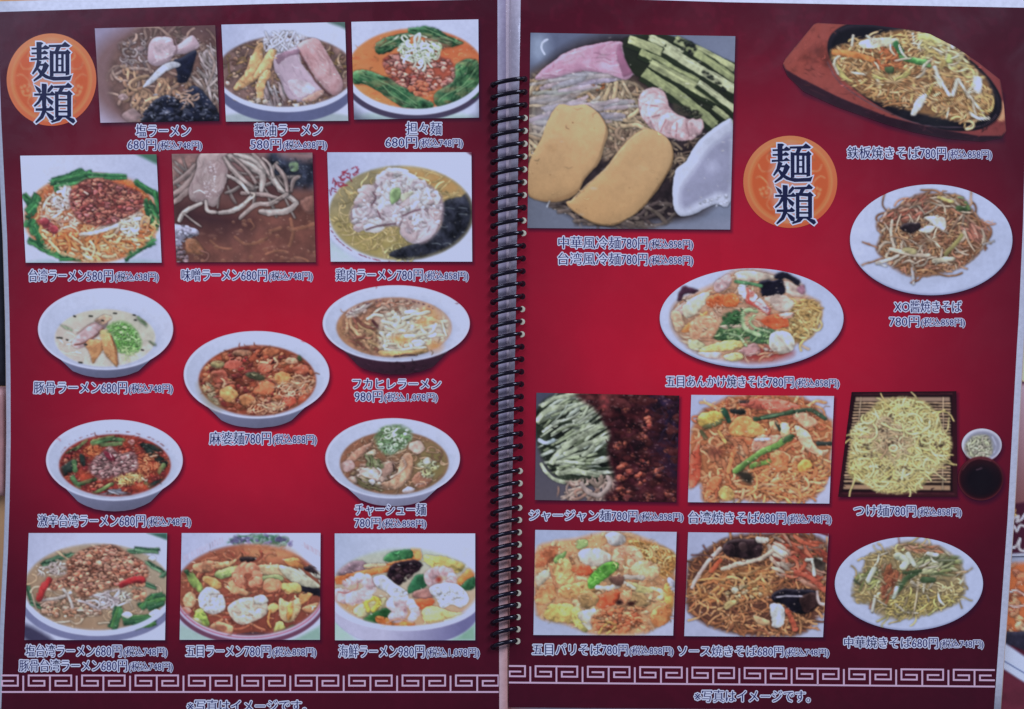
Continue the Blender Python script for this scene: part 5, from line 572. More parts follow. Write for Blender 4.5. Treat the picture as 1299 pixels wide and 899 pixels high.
def d_sauce():
    c = Cv(865, 671, 1054, 812, (164, 174, 212)).frame(850, 660, 3.762); c.grad(1, (158, 168, 208), (168, 176, 214), 90, 60, 740, 550); c.fill(c.mask([(700, 60), (757, 60), (757, 76)], 1, False), (110, 20, 34))
    c.spill = .25; mp = c.mask([(85, 220), (160, 150), (280, 80), (420, 62), (640, 62), (755, 130), (750, 400), (700, 470), (620, 545), (420, 552), (260, 530), (140, 480), (80, 410)], 5); c.fill(mp, (100, 58, 44)); c.noodles(mp, 230, 12, [(170, 112, 70), (146, 90, 56), (190, 134, 86), (120, 70, 48)], 140, .35, ao=.55)
    c.noodles(c.mask([(110, 260), (440, 220), (470, 340), (300, 400), (100, 380)], 10), 60, 13, [(190, 134, 76), (206, 156, 100), (166, 104, 60)], 150, .25, -.3, 1.4); c.shreds(c.mask([(480, 70), (740, 110), (740, 310), (520, 260)], 8), 60, 18, [(184, 90, 66), (196, 106, 80), (176, 130, 110), (160, 70, 56)], 110, .5, 1.4); c.shreds(c.mask([(470, 80), (560, 90), (560, 250), (470, 240)], 6), 14, 18, [(214, 190, 170), (196, 160, 140)], 90, .6, .8); c.stroke([(200, 240), (240, 190)], 22, (190, 90, 60)); c.stroke([(560, 430), (600, 520)], 26, (190, 90, 66)); c.stroke([(600, 250), (680, 280), (740, 330)], 26, (176, 84, 66))
    c.stroke([(105, 320), (130, 270), (180, 200), (240, 135)], 18, (206, 176, 170)); c.stroke([(250, 230), (360, 200), (440, 180), (500, 135)], 20, (206, 180, 160)); c.blob([(250, 130), (290, 95), (400, 92), (438, 120), (430, 170), (370, 192), (310, 175), (262, 165)], (48, 32, 36), 14, .5, tex=.2); c.blob([(330, 110), (360, 105), (370, 140), (340, 150)], (64, 44, 46), 10, .3, .1, .1); c.blob([(485, 355), (540, 325), (640, 330), (700, 340), (715, 400), (660, 440), (600, 440), (540, 400), (495, 385)], (26, 22, 34), 14, .5, tex=.15); c.blob([(620, 360), (700, 350), (720, 400), (640, 440)], (56, 34, 34), 14, .3); c.stroke([(510, 365), (560, 360), (630, 362)], 7, (190, 184, 206), ao=0, lit=0)
    c.blob([(480, 400), (510, 395), (545, 420), (540, 500), (490, 505), (480, 450)], (196, 200, 204), 16, .3); c.stroke([(650, 190), (720, 188)], 16, (205, 205, 190)); c.stroke([(680, 200), (690, 260)], 16, (200, 204, 190)); c.blob([(690, 180), (740, 200), (735, 240), (700, 230)], (60, 50, 44), 8); c.stroke([(500, 130), (550, 165)], 30, (216, 190, 170)); c.stroke([(700, 340), (712, 390), (735, 400)], 15, (206, 176, 176)); c.stroke([(420, 90), (460, 95)], 26, (206, 196, 184)); c.blob([(290, 330), (310, 315), (330, 330), (305, 350)], (222, 210, 180), 8); c.blob([(260, 400), (300, 380), (320, 385), (270, 430)], (190, 170, 110), 8); c.crumbs(c.mask([(260, 320), (420, 310), (440, 370), (280, 370)], 4), 16, 24, [(206, 184, 140), (196, 170, 110)]); c.blob([(400, 450), (440, 465), (480, 480), (470, 500), (420, 490)], (196, 160, 116), 10); c.stroke([(105, 165), (160, 165), (200, 175)], 8, (110, 70, 70)); c.stroke([(160, 120), (175, 150)], 8, (110, 70, 70))
    c.glints(mp, 80, 5, (240, 210, 190), .7); c.blur(1); c.grain(); return c
def d_chuka():
    c = Cv(1056, 677, 1250, 803, (110, 16, 34)).frame(1040, 660, 3.761); plate(c, 425, 302, 354, 223); c.spill = .3
    mp = c.mask([(165, 290), (210, 230), (230, 170), (340, 130), (420, 100), (560, 125), (660, 190), (680, 240), (690, 340), (640, 400), (540, 440), (420, 465), (300, 460), (240, 400), (165, 380)], 6); c.fill(mp, (146, 124, 84)); c.noodles(mp, 180, 9, [(186, 164, 104), (166, 140, 84), (200, 180, 130), (140, 116, 70)], 90, .45, ao=.45); c.noodles(c.mask([(330, 370), (600, 350), (640, 400), (420, 460), (320, 450)], 6), 60, 9, [(190, 174, 96), (174, 150, 80)], 90, .5)
    c.shreds(c.mask([(290, 200), (420, 220), (400, 300), (320, 390), (290, 330)], 8), 36, 13, [(176, 100, 66), (190, 120, 84), (160, 84, 60)], 70, 1.9, .6); c.shreds(c.mask([(380, 110), (560, 120), (580, 160), (440, 150)], 5), 24, 10, [(190, 120, 84), (200, 150, 120)], 60, .3, .7); c.shreds(c.mask([(440, 180), (660, 180), (640, 260), (460, 260)], 8), 44, 14, [(180, 184, 130), (150, 160, 96), (196, 196, 150), (110, 124, 76)], 80, -.3, .8); c.shreds(c.mask([(170, 260), (280, 230), (280, 330), (180, 340)], 6), 30, 12, [(166, 170, 96), (140, 150, 80), (190, 190, 140)], 60, -.8, 1.2); c.shreds(mp, 44, 9, [(206, 196, 176), (150, 130, 96)], 60)
    for p, w, col in (([(370, 170), (420, 190), (400, 220)], 34, (190, 200, 170)), ([(420, 160), (450, 210)], 22, (206, 210, 190)), ([(520, 160), (560, 165)], 20, (210, 214, 200)), ([(380, 330), (410, 280), (460, 250)], 26, (66, 92, 56)), ([(490, 280), (540, 285)], 28, (70, 96, 60)), ([(350, 370), (370, 320)], 18, (190, 206, 190)), ([(400, 250), (480, 240)], 14, (60, 80, 50)), ([(470, 280), (460, 380), (450, 430)], 9, (206, 184, 150)), ([(230, 290), (260, 230)], 22, (196, 200, 176)), ([(165, 285), (190, 305)], 9, (70, 80, 60)), ([(250, 430), (265, 360)], 14, (196, 190, 180)), ([(240, 420), (245, 390)], 8, (140, 90, 70)), ([(650, 250), (700, 242)], 7, (200, 160, 120)), ([(375, 82), (378, 110)], 5, (190, 130, 110)), ([(560, 190), (640, 190)], 10, (110, 116, 90)), ([(520, 450), (560, 420)], 10, (160, 160, 90))): c.stroke(p, w, col)
    c.glints(mp, 60, 4, (240, 230, 210)); c.blur(1); c.grain(.02, 0.6); return c
# ---------------------------------------------------------------- helpers
def lin(c):
    c = np.clip(np.asarray(c, float), 0, 1); return np.where(c <= .04045, c / 12.92, ((c + .055) / 1.055) ** 2.4)
def ink(c): return np.clip(lin(c) / LT, 0.004, .86)     # picture colour (0..1 sRGB) to the ink's own colour
def mat(name): m = bpy.data.materials.new(name); m.use_nodes = True; return m, m.node_tree.nodes, m.node_tree.links, m.node_tree.nodes['Principled BSDF']
def ink_material(name, rough=.5, coat=.36, crough=.24, grain=.018):
    m, n, l, b = mat(name); a = n.new('ShaderNodeAttribute'); a.attribute_name = 'ink'; tc = n.new('ShaderNodeTexCoord')
    nz = n.new('ShaderNodeTexNoise'); nz.inputs['Scale'].default_value = 2600; nz.inputs['Detail'].default_value = 2; l.new(tc.outputs['Object'], nz.inputs['Vector'])
    mr = n.new('ShaderNodeMapRange'); mr.inputs['From Min'].default_value = .3; mr.inputs['From Max'].default_value = .7; mr.inputs['To Min'].default_value = 1 - grain; mr.inputs['To Max'].default_value = 1 + grain; l.new(nz.outputs[0], mr.inputs[0])
    mx = n.new('ShaderNodeMix'); mx.data_type = 'RGBA'; mx.blend_type = 'MULTIPLY'; mx.inputs[0].default_value = 1; l.new(a.outputs['Color'], mx.inputs[6]); l.new(mr.outputs[0], mx.inputs[7]); l.new(mx.outputs[2], b.inputs['Base Color'])
    b.inputs['Roughness'].default_value = rough; b.inputs['Specular IOR Level'].default_value = .08; b.inputs['Coat Weight'].default_value = coat; b.inputs['Coat Roughness'].default_value = crough
    sm = n.new('ShaderNodeTexNoise'); sm.inputs['Scale'].default_value = 28; sm.inputs['Detail'].default_value = 6; sm.inputs['Distortion'].default_value = 1.5; l.new(tc.outputs['Object'], sm.inputs['Vector']); sr = n.new('ShaderNodeMapRange'); sr.inputs['From Min'].default_value = .35; sr.inputs['From Max'].default_value = .65; sr.inputs['To Min'].default_value = crough - .08; sr.inputs['To Max'].default_value = crough + .16; l.new(sm.outputs[0], sr.inputs[0]); l.new(sr.outputs[0], b.inputs['Coat Roughness'])
    nb = n.new('ShaderNodeTexNoise'); nb.inputs['Scale'].default_value = 45; nb.inputs['Detail'].default_value = 3; l.new(tc.outputs['Object'], nb.inputs['Vector'])
    bp = n.new('ShaderNodeBump'); bp.inputs['Strength'].default_value = .25; bp.inputs['Distance'].default_value = .0016; l.new(nb.outputs[0], bp.inputs['Height']); l.new(bp.outputs[0], b.inputs['Coat Normal'])
    return m
M_INK = ink_material('laminated_print')
def film_material():
    m, n, l, b = mat('laminate_film'); tc = n.new('ShaderNodeTexCoord'); mp = n.new('ShaderNodeMapping'); mp.inputs['Scale'].default_value = (150, 150, 150); l.new(tc.outputs['Object'], mp.inputs[0])
    a = n.new('ShaderNodeAttribute'); a.attribute_name = 'ink'
    nz = n.new('ShaderNodeTexNoise'); nz.inputs['Scale'].default_value = 4; nz.inputs['Detail'].default_value = 5; l.new(mp.outputs[0], nz.inputs['Vector'])
    mr = n.new('ShaderNodeMapRange'); mr.inputs['From Min'].default_value = .3; mr.inputs['From Max'].default_value = .7; mr.inputs['To Min'].default_value = .9; mr.inputs['To Max'].default_value = 1.05; l.new(nz.outputs[0], mr.inputs[0])
    mx = n.new('ShaderNodeMix'); mx.data_type = 'RGBA'; mx.blend_type = 'MULTIPLY'; mx.inputs[0].default_value = 1; l.new(a.outputs['Color'], mx.inputs[6]); l.new(mr.outputs[0], mx.inputs[7]); l.new(mx.outputs[2], b.inputs['Base Color'])
    b.inputs['Roughness'].default_value = .25; b.inputs['Coat Weight'].default_value = 1; b.inputs['Coat Roughness'].default_value = .1
    bp = n.new('ShaderNodeBump'); bp.inputs['Strength'].default_value = .15; bp.inputs['Distance'].default_value = .0006; l.new(nz.outputs[0], bp.inputs['Height']); l.new(bp.outputs[0], b.inputs['Normal']); return m
M_FILM = film_material()
def mesh_obj(name, V, F, m, parent=None, cols=None, smooth_=True):
    """V (n,3), F (m,4) or (m,3) int arrays"""
    me = bpy.data.meshes.new(name); V = np.asarray(V, np.float32); F = np.asarray(F, np.int32); k = F.shape[1]
    me.vertices.add(len(V)); me.vertices.foreach_set('co', V.ravel()); me.loops.add(F.size); me.loops.foreach_set('vertex_index', F.ravel())
    me.polygons.add(len(F)); me.polygons.foreach_set('loop_start', np.arange(0, F.size, k, dtype=np.int32)); me.polygons.foreach_set('loop_total', np.full(len(F), k, np.int32))
    if smooth_: me.polygons.foreach_set('use_smooth', np.ones(len(F), bool))
    me.update(calc_edges=True); me.materials.append(m)
    if cols is not None:
        a = me.color_attributes.new('ink', 'FLOAT_COLOR', 'POINT'); c = np.ones((len(V), 4), np.float32); c[:, :3] = cols; a.data.foreach_set('color', c.ravel())
    o = bpy.data.objects.new(name, me); COL.objects.link(o)
    if parent is not None: o.parent = parent
    return o
def grid_faces(nr, nc):
    i = np.arange(nr * nc).reshape(nr, nc); return np.stack([i[:-1, :-1], i[1:, :-1], i[1:, 1:], i[:-1, 1:]], -1).reshape(-1, 4)
def grid_obj(name, PX, PY, dz, cols, m, parent, keep=None):
    nr, nc = PX.shape; V = P(PX, PY, hgt(PX, PY) + dz).reshape(-1, 3); F = grid_faces(nr, nc)
    if keep is not None: F = F[keep.ravel()]
    return mesh_obj(name, V, F, m, parent, np.asarray(cols).reshape(-1, 3))
def tag(o, label=None, cat=None, kind=None, group=None):
    for k, v in (('label', label), ('category', cat), ('kind', kind), ('group', group)):
        if v: o[k] = v
    return o
def empty(name, loc): o = bpy.data.objects.new(name, None); COL.objects.link(o); o.location = loc; o.empty_display_size = .02; return o
def slab(name, outline, z0, z1, m, parent=None, col=(.6, .6, .6), follow=True, dz=0):
    """thin sheet from a closed pixel outline: fan top that follows the page height, plus walls"""
    p = np.asarray(outline, float); c = p.mean(0); n = len(p); rings = 10; V = []; 
    for r in range(rings + 1):
        q = c + (p - c) * (r / rings); h = hgt(q[:, 0], q[:, 1]) - ZP if follow else 0; V.append(P(q[:, 0], q[:, 1], z1 + h))
    h = hgt(p[:, 0], p[:, 1]) - ZP if follow else 0
    low = V[-1].copy(); low[:, 2] -= (z1 - z0); V.append(low); V = np.concatenate(V); F = []
    for r in range(rings + 1):
        for i in range(n): j = (i + 1) % n; F.append((r * n + i, r * n + j, (r + 1) * n + j, (r + 1) * n + i))
    if callable(col):
        q = np.concatenate([c + (p - c) * (r / rings) for r in range(rings + 1)] + [p]); cl = col(q[:, 0], q[:, 1])
    else: cl = np.ones((len(V), 3)) * np.array(col)
    return mesh_obj(name, V, np.array(F)[:, ::-1], m, parent, cl, False)
def interp(y, pts): pts = np.array(pts, float); return np.interp(y, pts[:, 0], pts[:, 1])
# ---------------------------------------------------------------- table top and what lies beside the menu
def wood_material():
    m, n, l, b = mat('varnished_wood'); tc = n.new('ShaderNodeTexCoord'); mp = n.new('ShaderNodeMapping'); mp.inputs['Scale'].default_value = (14, 1.6, 8); l.new(tc.outputs['Object'], mp.inputs[0])
    nz = n.new('ShaderNodeTexNoise'); nz.inputs['Scale'].default_value = 6; nz.inputs['Detail'].default_value = 8; nz.inputs['Distortion'].default_value = .8; l.new(mp.outputs[0], nz.inputs['Vector'])
    cr = n.new('ShaderNodeValToRGB'); e = cr.color_ramp.elements; e[0].position = .3; e[0].color = (.80, .36, .12, 1); e[1].position = .75; e[1].color = (1, .62, .28, 1); l.new(nz.outputs[0], cr.inputs[0]); l.new(cr.outputs[0], b.inputs['Base Color']); b.inputs['Roughness'].default_value = .35; return m
q = P([-520, 1820, 1820, -520], [-420, -420, 1320, 1320], 0.0)
V = np.concatenate([q, q - [0, 0, .03]]); F = [(0, 3, 2, 1), (0, 1, 5, 4), (1, 2, 6, 5), (2, 3, 7, 6), (3, 0, 4, 7), (4, 5, 6, 7)]
tag(mesh_obj('table_top', V, F, wood_material(), smooth_=False), kind='structure')
def plain(name, c, rough, coat=0., var=.25, sc=120):
    m, n, l, b = mat(name); tc = n.new('ShaderNodeTexCoord'); nz = n.new('ShaderNodeTexNoise'); nz.inputs['Scale'].default_value = sc; nz.inputs['Detail'].default_value = 5; l.new(tc.outputs['Object'], nz.inputs['Vector'])
    cr = n.new('ShaderNodeValToRGB'); e = cr.color_ramp.elements; e[0].position = .3; e[1].position = .7; e[0].color = tuple(v * (1 - var) for v in c) + (1,); e[1].color = tuple(min(1, v * (1 + var)) for v in c) + (1,)
    l.new(nz.outputs[0], cr.inputs[0]); l.new(cr.outputs[0], b.inputs['Base Color']); b.inputs['Roughness'].default_value = rough; b.inputs['Coat Weight'].default_value = coat
    bp = n.new('ShaderNodeBump'); bp.inputs['Strength'].default_value = .2; bp.inputs['Distance'].default_value = .0005; l.new(nz.outputs[0], bp.inputs['Height']); l.new(bp.outputs[0], b.inputs['Normal']); return m
def pillow_shape(name, x0, y0, x1, y1, z, m, pw=.3):
    n = 28; u = np.linspace(-1, 1, n); U, W = np.meshgrid(u, u); px = (x0 + x1) / 2 + (x1 - x0) / 2 * U; py = (y0 + y1) / 2 + (y1 - y0) / 2 * W
    h = z * np.clip((1 - np.abs(U) ** 4) * (1 - np.abs(W) ** 4), 0, 1) ** pw * (1 + .05 * np.sin(U * 5 + W * 3)); B = P(px, py, 0 * px); T = B.copy(); T[..., 2] = h + .0003; Bt = B.copy(); Bt[..., 2] = .0002
    V = np.concatenate([T.reshape(-1, 3), Bt.reshape(-1, 3)]); f = grid_faces(n, n); return mesh_obj(name, V, np.concatenate([f, f[:, ::-1] + n * n]), m)
tag(pillow_shape('dark_cloth', -170, 150, 16, 489, .004, plain('black_fabric', (.012, .012, .016), .9, 0, .4, 300)), 'black cloth showing beside the upper left edge of the open menu', 'cloth')
tag(pillow_shape('brown_case', -190, 490, 14, 629, .010, plain('brown_leather', (.50, .25, .22), .38, .4, .15, 200)), 'rounded brown leathery item beside the lower left edge of the open menu', 'case')
# ---------------------------------------------------------------- the menu: two laminated pages on stacks, a black spiral between them
menu = tag(empty('menu_book', (0, 0, 0)), 'open spiral bound laminated noodle menu with dark red pages of dish photos', 'menu')
LL = [(-20, -3), (14, -3), (150, 1.5), (300, 9), (400, 12), (480, 13.3), (560, 13.5), (640, 12), (700, 10), (800, 5), (899, 1.5), (960, -1)]
LR = [(-20, 631), (950, 633.5)]
RL = [(-20, 660.8), (0, 660.5), (150, 658), (300, 656), (440, 653.6), (600, 650), (790, 646.5), (897, 645), (960, 644)]
RR = [(-20, 1304), (10, 1303), (200, 1300), (290, 1297.5), (400, 1292.5), (440, 1290), (500, 1286.7), (660, 1278), (899, 1261), (960, 1257)]
LT_, LB_ = [(-10, 15.2), (160, 10), (330, 5), (632, -1.5)], [(-10, 938), (632, 936)]
RT_, RB_ = [(640, -6), (740, -3), (920, 2.5), (1304, 9.6)], [(640, 897.3), (760, 898.2), (1300, 902)]
def coons(l, r, t, b, nx, ny):
    u = np.linspace(0, 1, nx)[None, :]; v = np.linspace(0, 1, ny)[:, None]; X = l[5][1] * (1 - u) + r[-1][1] * u + 0 * v; Y = None
    for _ in range(4): Y = interp(X, t) * (1 - v) + interp(X, b) * v; X = interp(Y, l) * (1 - u) + interp(Y, r) * u
    return X, Y
NL = 46; LY0 = [107.5 + 16.45 * i - .0134 * i * i for i in range(NL)]
XR = lambda y: float(np.interp(y, [100, 168, 400, 820], [664.5, 665, 661.5, 655.5])); XL = 625.5
def outline(l, r, t, b, off, gx=None):
    """page outline pushed out by off = (left, right, top, bottom) pixels"""
    X, Y = coons(l, r, t, b, 14, 20); p = [(X[0, i], Y[0, i] - off[2]) for i in range(14)]; p = [(x - off[0] if i == 0 else x + off[1] if i == 13 else x, y) for i, (x, y) in enumerate(p)]
    p += [(X[j, -1] + off[1], Y[j, -1]) for j in range(1, 19)]; q = [(X[-1, i], Y[-1, i] + off[3]) for i in range(13, -1, -1)]
    p += [(x + off[1] if i == 0 else x - off[0] if i == 13 else x, y) for i, (x, y) in enumerate(q)]; p += [(X[j, 0] - off[0], Y[j, 0]) for j in range(18, 0, -1)]
    if gx is not None: p = [(gx if abs(x - 652) < 16 else x, y) for x, y in p]
    return p
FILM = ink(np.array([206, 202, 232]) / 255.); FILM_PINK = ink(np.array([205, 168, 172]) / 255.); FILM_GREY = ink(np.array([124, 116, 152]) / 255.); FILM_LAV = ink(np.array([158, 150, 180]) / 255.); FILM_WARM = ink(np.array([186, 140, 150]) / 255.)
def film_col(top, gut_top, gut_low):  # gutter tones hold coil shade, reflections and sheets beneath in the film colour
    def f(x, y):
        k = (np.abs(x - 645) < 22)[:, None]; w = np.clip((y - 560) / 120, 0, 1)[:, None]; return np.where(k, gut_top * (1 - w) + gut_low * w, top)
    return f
rs = np.random.RandomState(2); page = {}
for side, (l, r, t, b, off, zt) in {'L': (LL, LR, LT_, LB_, (5, 10.5, 13, 10), 0), 'R': (RL, RR, RT_, RB_, (7, 8, 12, 2.5), 0)}.items():
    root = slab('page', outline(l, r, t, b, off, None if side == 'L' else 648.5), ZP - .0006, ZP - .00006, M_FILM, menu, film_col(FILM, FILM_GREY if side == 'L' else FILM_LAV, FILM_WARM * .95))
    tag(root, 'left page with fourteen ramen dishes' if side == 'L' else 'right page with cold and fried noodle dishes'); page[side] = root
    for k in range(1, 8):       # the sheets underneath, each a little out of line
        o2 = tuple(o + rs.uniform(-1.2, 1.4) - (0 if i != (1 if side == 'L' else 0) else .9 * k) for i, o in enumerate(off)); z = ZP - .0007 * k
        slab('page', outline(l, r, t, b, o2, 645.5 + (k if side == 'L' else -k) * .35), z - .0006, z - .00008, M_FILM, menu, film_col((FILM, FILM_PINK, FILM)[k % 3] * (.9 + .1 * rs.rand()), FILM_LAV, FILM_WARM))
def pal(d, stops):
    ds = [s[0] for s in stops]; return np.stack([np.interp(d, ds, [s[1][k] for s in stops]) for k in range(3)], -1) / 255.
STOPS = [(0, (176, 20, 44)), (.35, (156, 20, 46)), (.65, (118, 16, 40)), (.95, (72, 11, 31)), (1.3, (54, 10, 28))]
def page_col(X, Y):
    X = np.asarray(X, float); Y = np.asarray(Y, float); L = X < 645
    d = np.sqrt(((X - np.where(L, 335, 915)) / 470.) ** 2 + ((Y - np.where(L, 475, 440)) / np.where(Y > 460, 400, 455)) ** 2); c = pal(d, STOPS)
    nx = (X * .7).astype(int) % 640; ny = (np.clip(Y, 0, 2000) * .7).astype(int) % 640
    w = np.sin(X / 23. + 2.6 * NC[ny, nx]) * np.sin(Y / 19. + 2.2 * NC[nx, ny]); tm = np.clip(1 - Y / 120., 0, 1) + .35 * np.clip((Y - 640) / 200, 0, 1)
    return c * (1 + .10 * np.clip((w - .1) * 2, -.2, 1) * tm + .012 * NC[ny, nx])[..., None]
def sd_pts(poly, X, Y): d, _, _, ins, _ = Cv.dist(np.asarray(poly, float), X.astype(np.float32), Y.astype(np.float32), True); return np.where(ins, -d, d)
RECTS = [  # painter, page, corners (left top, right top, right bottom, left bottom), label
 (d_salt, 'L', [(120.2, 35.8), (273, 31.7), (278.3, 153), (127.4, 155.5)], 'photo of clear salt ramen with seaweed and pork'),
 (d_soy, 'L', [(280.8, 31), (437.6, 27.8), (441.7, 153), (286.7, 154)], 'photo of soy sauce ramen with sliced pork and bamboo shoots'),
 (d_tantan, 'L', [(445.7, 27.5), (606.8, 24.3), (607.6, 149), (449.2, 151.4)], 'photo of orange sesame noodles with minced meat and greens'),
 (d_taiwan, 'L', [(25.6, 197.3), (198.4, 195.6), (205, 333), (32.7, 333)], 'photo of ramen with red minced meat ringed by chives'),
 (d_miso, 'L', [(217.8, 195), (396.2, 193.3), (400.6, 332.4), (223.8, 332.4)], 'close photo of brown miso ramen with bean sprouts'),
 (d_chicken, 'L', [(415.1, 193), (598, 193), (599, 331.7), (419.6, 331.7)], 'photo of yellow broth ramen with pale chicken'),
 (d_saltaiwan, 'L', [(36.4, 676), (212, 676), (209.3, 811.8), (31.1, 811.6)], 'photo of salt ramen heaped with brown minced meat'),
 (d_gomoku, 'L', [(230.5, 676), (406.6, 676), (405.8, 811.4), (227.8, 811.4)], 'photo of mixed vegetable and seafood ramen in brown broth'),
 (d_seafood, 'L', [(424.6, 676.5), (602.8, 676.5), (602.8, 812), (425, 812)], 'photo of seafood ramen with shrimps and white squid'),
 (d_cold, 'R', [(673, 41.3), (932.8, 45.7), (926.2, 291), (669, 289)], 'largest photo, cold noodles with two yellow egg slices and cucumber'),
 (d_jajan, 'R', [(680.5, 498), (861.8, 501.6), (858, 636.8), (678.7, 634)], 'photo of noodles half covered with dark red meat sauce'),
 (d_twyaki, 'R', [(876.9, 500.7), (1058, 502.2), (1052, 638.6), (872.7, 636.8)], 'photo of orange fried noodles with green stalks'),
 (d_tsuke, 'R', [(1080.5, 497), (1213.2, 496), (1214.5, 630), (1063.4, 630)], 'photo of yellow dipping noodles on a bamboo mat tray'),
 (d_pari, 'R', [(679, 672), (858.4, 674.6), (853.9, 806), (676.7, 805.3)], 'photo of crisp noodles under thick sauce with a snow pea'),
 (d_sauce, 'R', [(873, 675), (1051.2, 676.7), (1044, 808), (868, 806.7)], 'photo of brown fried noodles with black mushroom pieces')]
def ell(cx, cy, rx, ry, bot=0, br=.72, n=96):
    T = np.linspace(0, 2 * math.pi, n, endpoint=False); p = np.stack([cx + np.cos(T) * rx, cy + np.sin(T) * ry], 1)
    if bot:
        for i, t in enumerate(T):
            if 0 < t < math.pi:     # the foot under the rim
                dx, dy = math.cos(t), math.sin(t); a = np.linspace(0, 1.6, 200) * rx; X = dx * a * rx / rx; Y = dy * a
                ins = (np.abs(X) < rx * br) & (Y > 0) & (((X / (rx * br)) ** 2 + (np.clip(Y - ry * .55, 0, None) / (bot - cy - ry * .55)) ** 2) < 1); k = a[ins].max() if ins.any() else 0
                if k > math.hypot(p[i][0] - cx, p[i][1] - cy): p[i] = (cx + dx * k, cy + dy * k)
    return p
CUTS = [
 (d_tonkotsu, 'L', ell(133.9, 417.1, 86, 52, 479.7), 'photo of milky pork ramen in a white bowl'), (d_mapo, 'L', ell(325.5, 475, 92.7, 55.6, 543), 'photo of red tofu noodles in a white bowl at page centre'),
 (d_fin, 'L', ell(502.6, 410.1, 93.6, 48.8, 475.4, .74), 'photo of shark fin ramen in a white bowl with a dark foot'), (d_spicy, 'L', ell(145.1, 583.5, 87, 51.6, 648.8), 'photo of very spicy ramen with a red chilli in a white bowl'),
 (d_chashu, 'L', ell(498, 581, 85.7, 51, 642.3), 'photo of pork slice noodles topped with green onion'),
 (d_teppan, 'R', np.array([(920 + x / 3.427, y / 3.427) for x, y in OUT_TEPPAN]), 'photo of fried noodles on an iron plate on a wooden board'), (d_xo, 'R', ell(1181.3, 304, 103, 70.3), 'photo of fried noodles on a round white plate'),
 (d_ankake, 'R', ell(953.5, 403.5, 116.6, 63.4), 'photo of noodles under mixed vegetables on a white oval plate'), (d_chuka, 'R', ell(1153, 740.3, 94, 59.3), 'photo of pale fried vegetables and noodles on a white plate'),
 (d_dips, 'R', np.concatenate([np.array([(1244 + math.cos(t) * 29, 606.8 + math.sin(t) * 28) for t in np.linspace(-.95, math.pi + .95, 60)]), np.array([(1245.4 + math.cos(t) * 25.6, 564.2 + math.sin(t) * 20.9) for t in np.linspace(math.pi - .55, 2 * math.pi + .55, 50)])]), 'photo of a small white dish above a dark dipping cup')]
def page_print(side, l, r, t, b, nx, ny):
    X, Y = coons(l, r, t, b, nx, ny); c = page_col(X, Y)
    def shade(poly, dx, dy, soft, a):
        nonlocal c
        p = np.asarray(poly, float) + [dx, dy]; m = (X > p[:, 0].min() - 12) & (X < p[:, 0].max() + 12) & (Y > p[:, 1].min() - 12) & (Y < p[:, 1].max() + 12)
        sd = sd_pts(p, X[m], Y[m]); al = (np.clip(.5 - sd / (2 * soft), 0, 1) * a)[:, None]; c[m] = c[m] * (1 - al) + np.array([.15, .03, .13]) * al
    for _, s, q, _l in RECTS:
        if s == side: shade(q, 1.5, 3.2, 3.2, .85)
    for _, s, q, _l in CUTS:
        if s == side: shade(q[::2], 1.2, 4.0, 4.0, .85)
    holes = [(XL, y) for y in LY0] if side == 'L' else [(XR(y) + .9, y - 7.4) for y in LY0]; cx = (X[:-1, :-1] + X[1:, 1:]) / 2; cy = (Y[:-1, :-1] + Y[1:, 1:]) / 2; keep = np.ones(cx.shape, bool)
    for hx, hy in holes: keep &= (cx - hx) ** 2 + (cy - hy) ** 2 > 4.6 ** 2
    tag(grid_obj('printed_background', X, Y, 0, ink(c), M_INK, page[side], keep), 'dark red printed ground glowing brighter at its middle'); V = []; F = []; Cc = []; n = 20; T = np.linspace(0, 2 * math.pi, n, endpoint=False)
    for hx, hy in holes:        # the cut edge of the film round each hole
        for rr, f in ((3.9, 1.9), (4.3, 1.2), (4.5, 1.0), (6.6, 1.0)):
            x = hx + np.cos(T) * rr; y = hy + np.sin(T) * rr; V.append(P(x, y, hgt(x, y) + .00003)); k = page_col(x, y); Cc.append(ink(np.where(f > 1, k * .8 + .07, k)))
        o = len(F) // (3 * n) * 4 * n
        for a in range(3):
            for i in range(n): F.append((o + a * n + i, o + (a + 1) * n + i, o + (a + 1) * n + (i + 1) % n, o + a * n + (i + 1) % n))
    tag(mesh_obj('binding_hole_edges', np.concatenate(V), F, M_INK, page[side], np.concatenate(Cc)), kind='stuff')
    V = []; F = []; Cc = []
    for i, (hx, hy) in enumerate(holes):    # what shows through the holes
        x = np.append(hx + np.cos(T) * 4.6, hx); y = np.append(hy + np.sin(T) * 4.6, hy); V.append(P(x, y, hgt(x, y) - .00003)); o = i * (n + 1)
        br = (side == 'R' and (3 <= i <= 9 or i in (11, 12, 18, 19, 20) or i > 30)); Cc.append(np.ones((n + 1, 3)) * ink(np.array((226, 184, 182) if br else (34, 12, 26)) / 255.)); F += [(o + j, o + (j + 1) % n, o + n) for j in range(n)]
    tag(mesh_obj('hole_bottoms', np.concatenate(V), F, M_INK, page[side], np.concatenate(Cc)), kind='stuff')
page_print('L', LL, LR, LT_, LB_, 310, 450); page_print('R', RL, RR, RT_, RB_, 318, 440)
for fn, side, q, lab in RECTS:
    c = fn(); q = np.array(q, float); w = int(np.hypot(*(q[1] - q[0]))) + 1; h = int(np.hypot(*(q[3] - q[0]))) + 1; u = np.linspace(0, 1, w)[None, :, None]; v = np.linspace(0, 1, h)[:, None, None]
    XY = (q[0] * (1 - u) + q[1] * u) * (1 - v) + (q[3] * (1 - u) + q[2] * u) * v; X, Y = XY[..., 0], XY[..., 1]; tag(grid_obj('dish_photo', X, Y, .00008, ink(c.sample(X, Y)), M_INK, page[side]), lab)
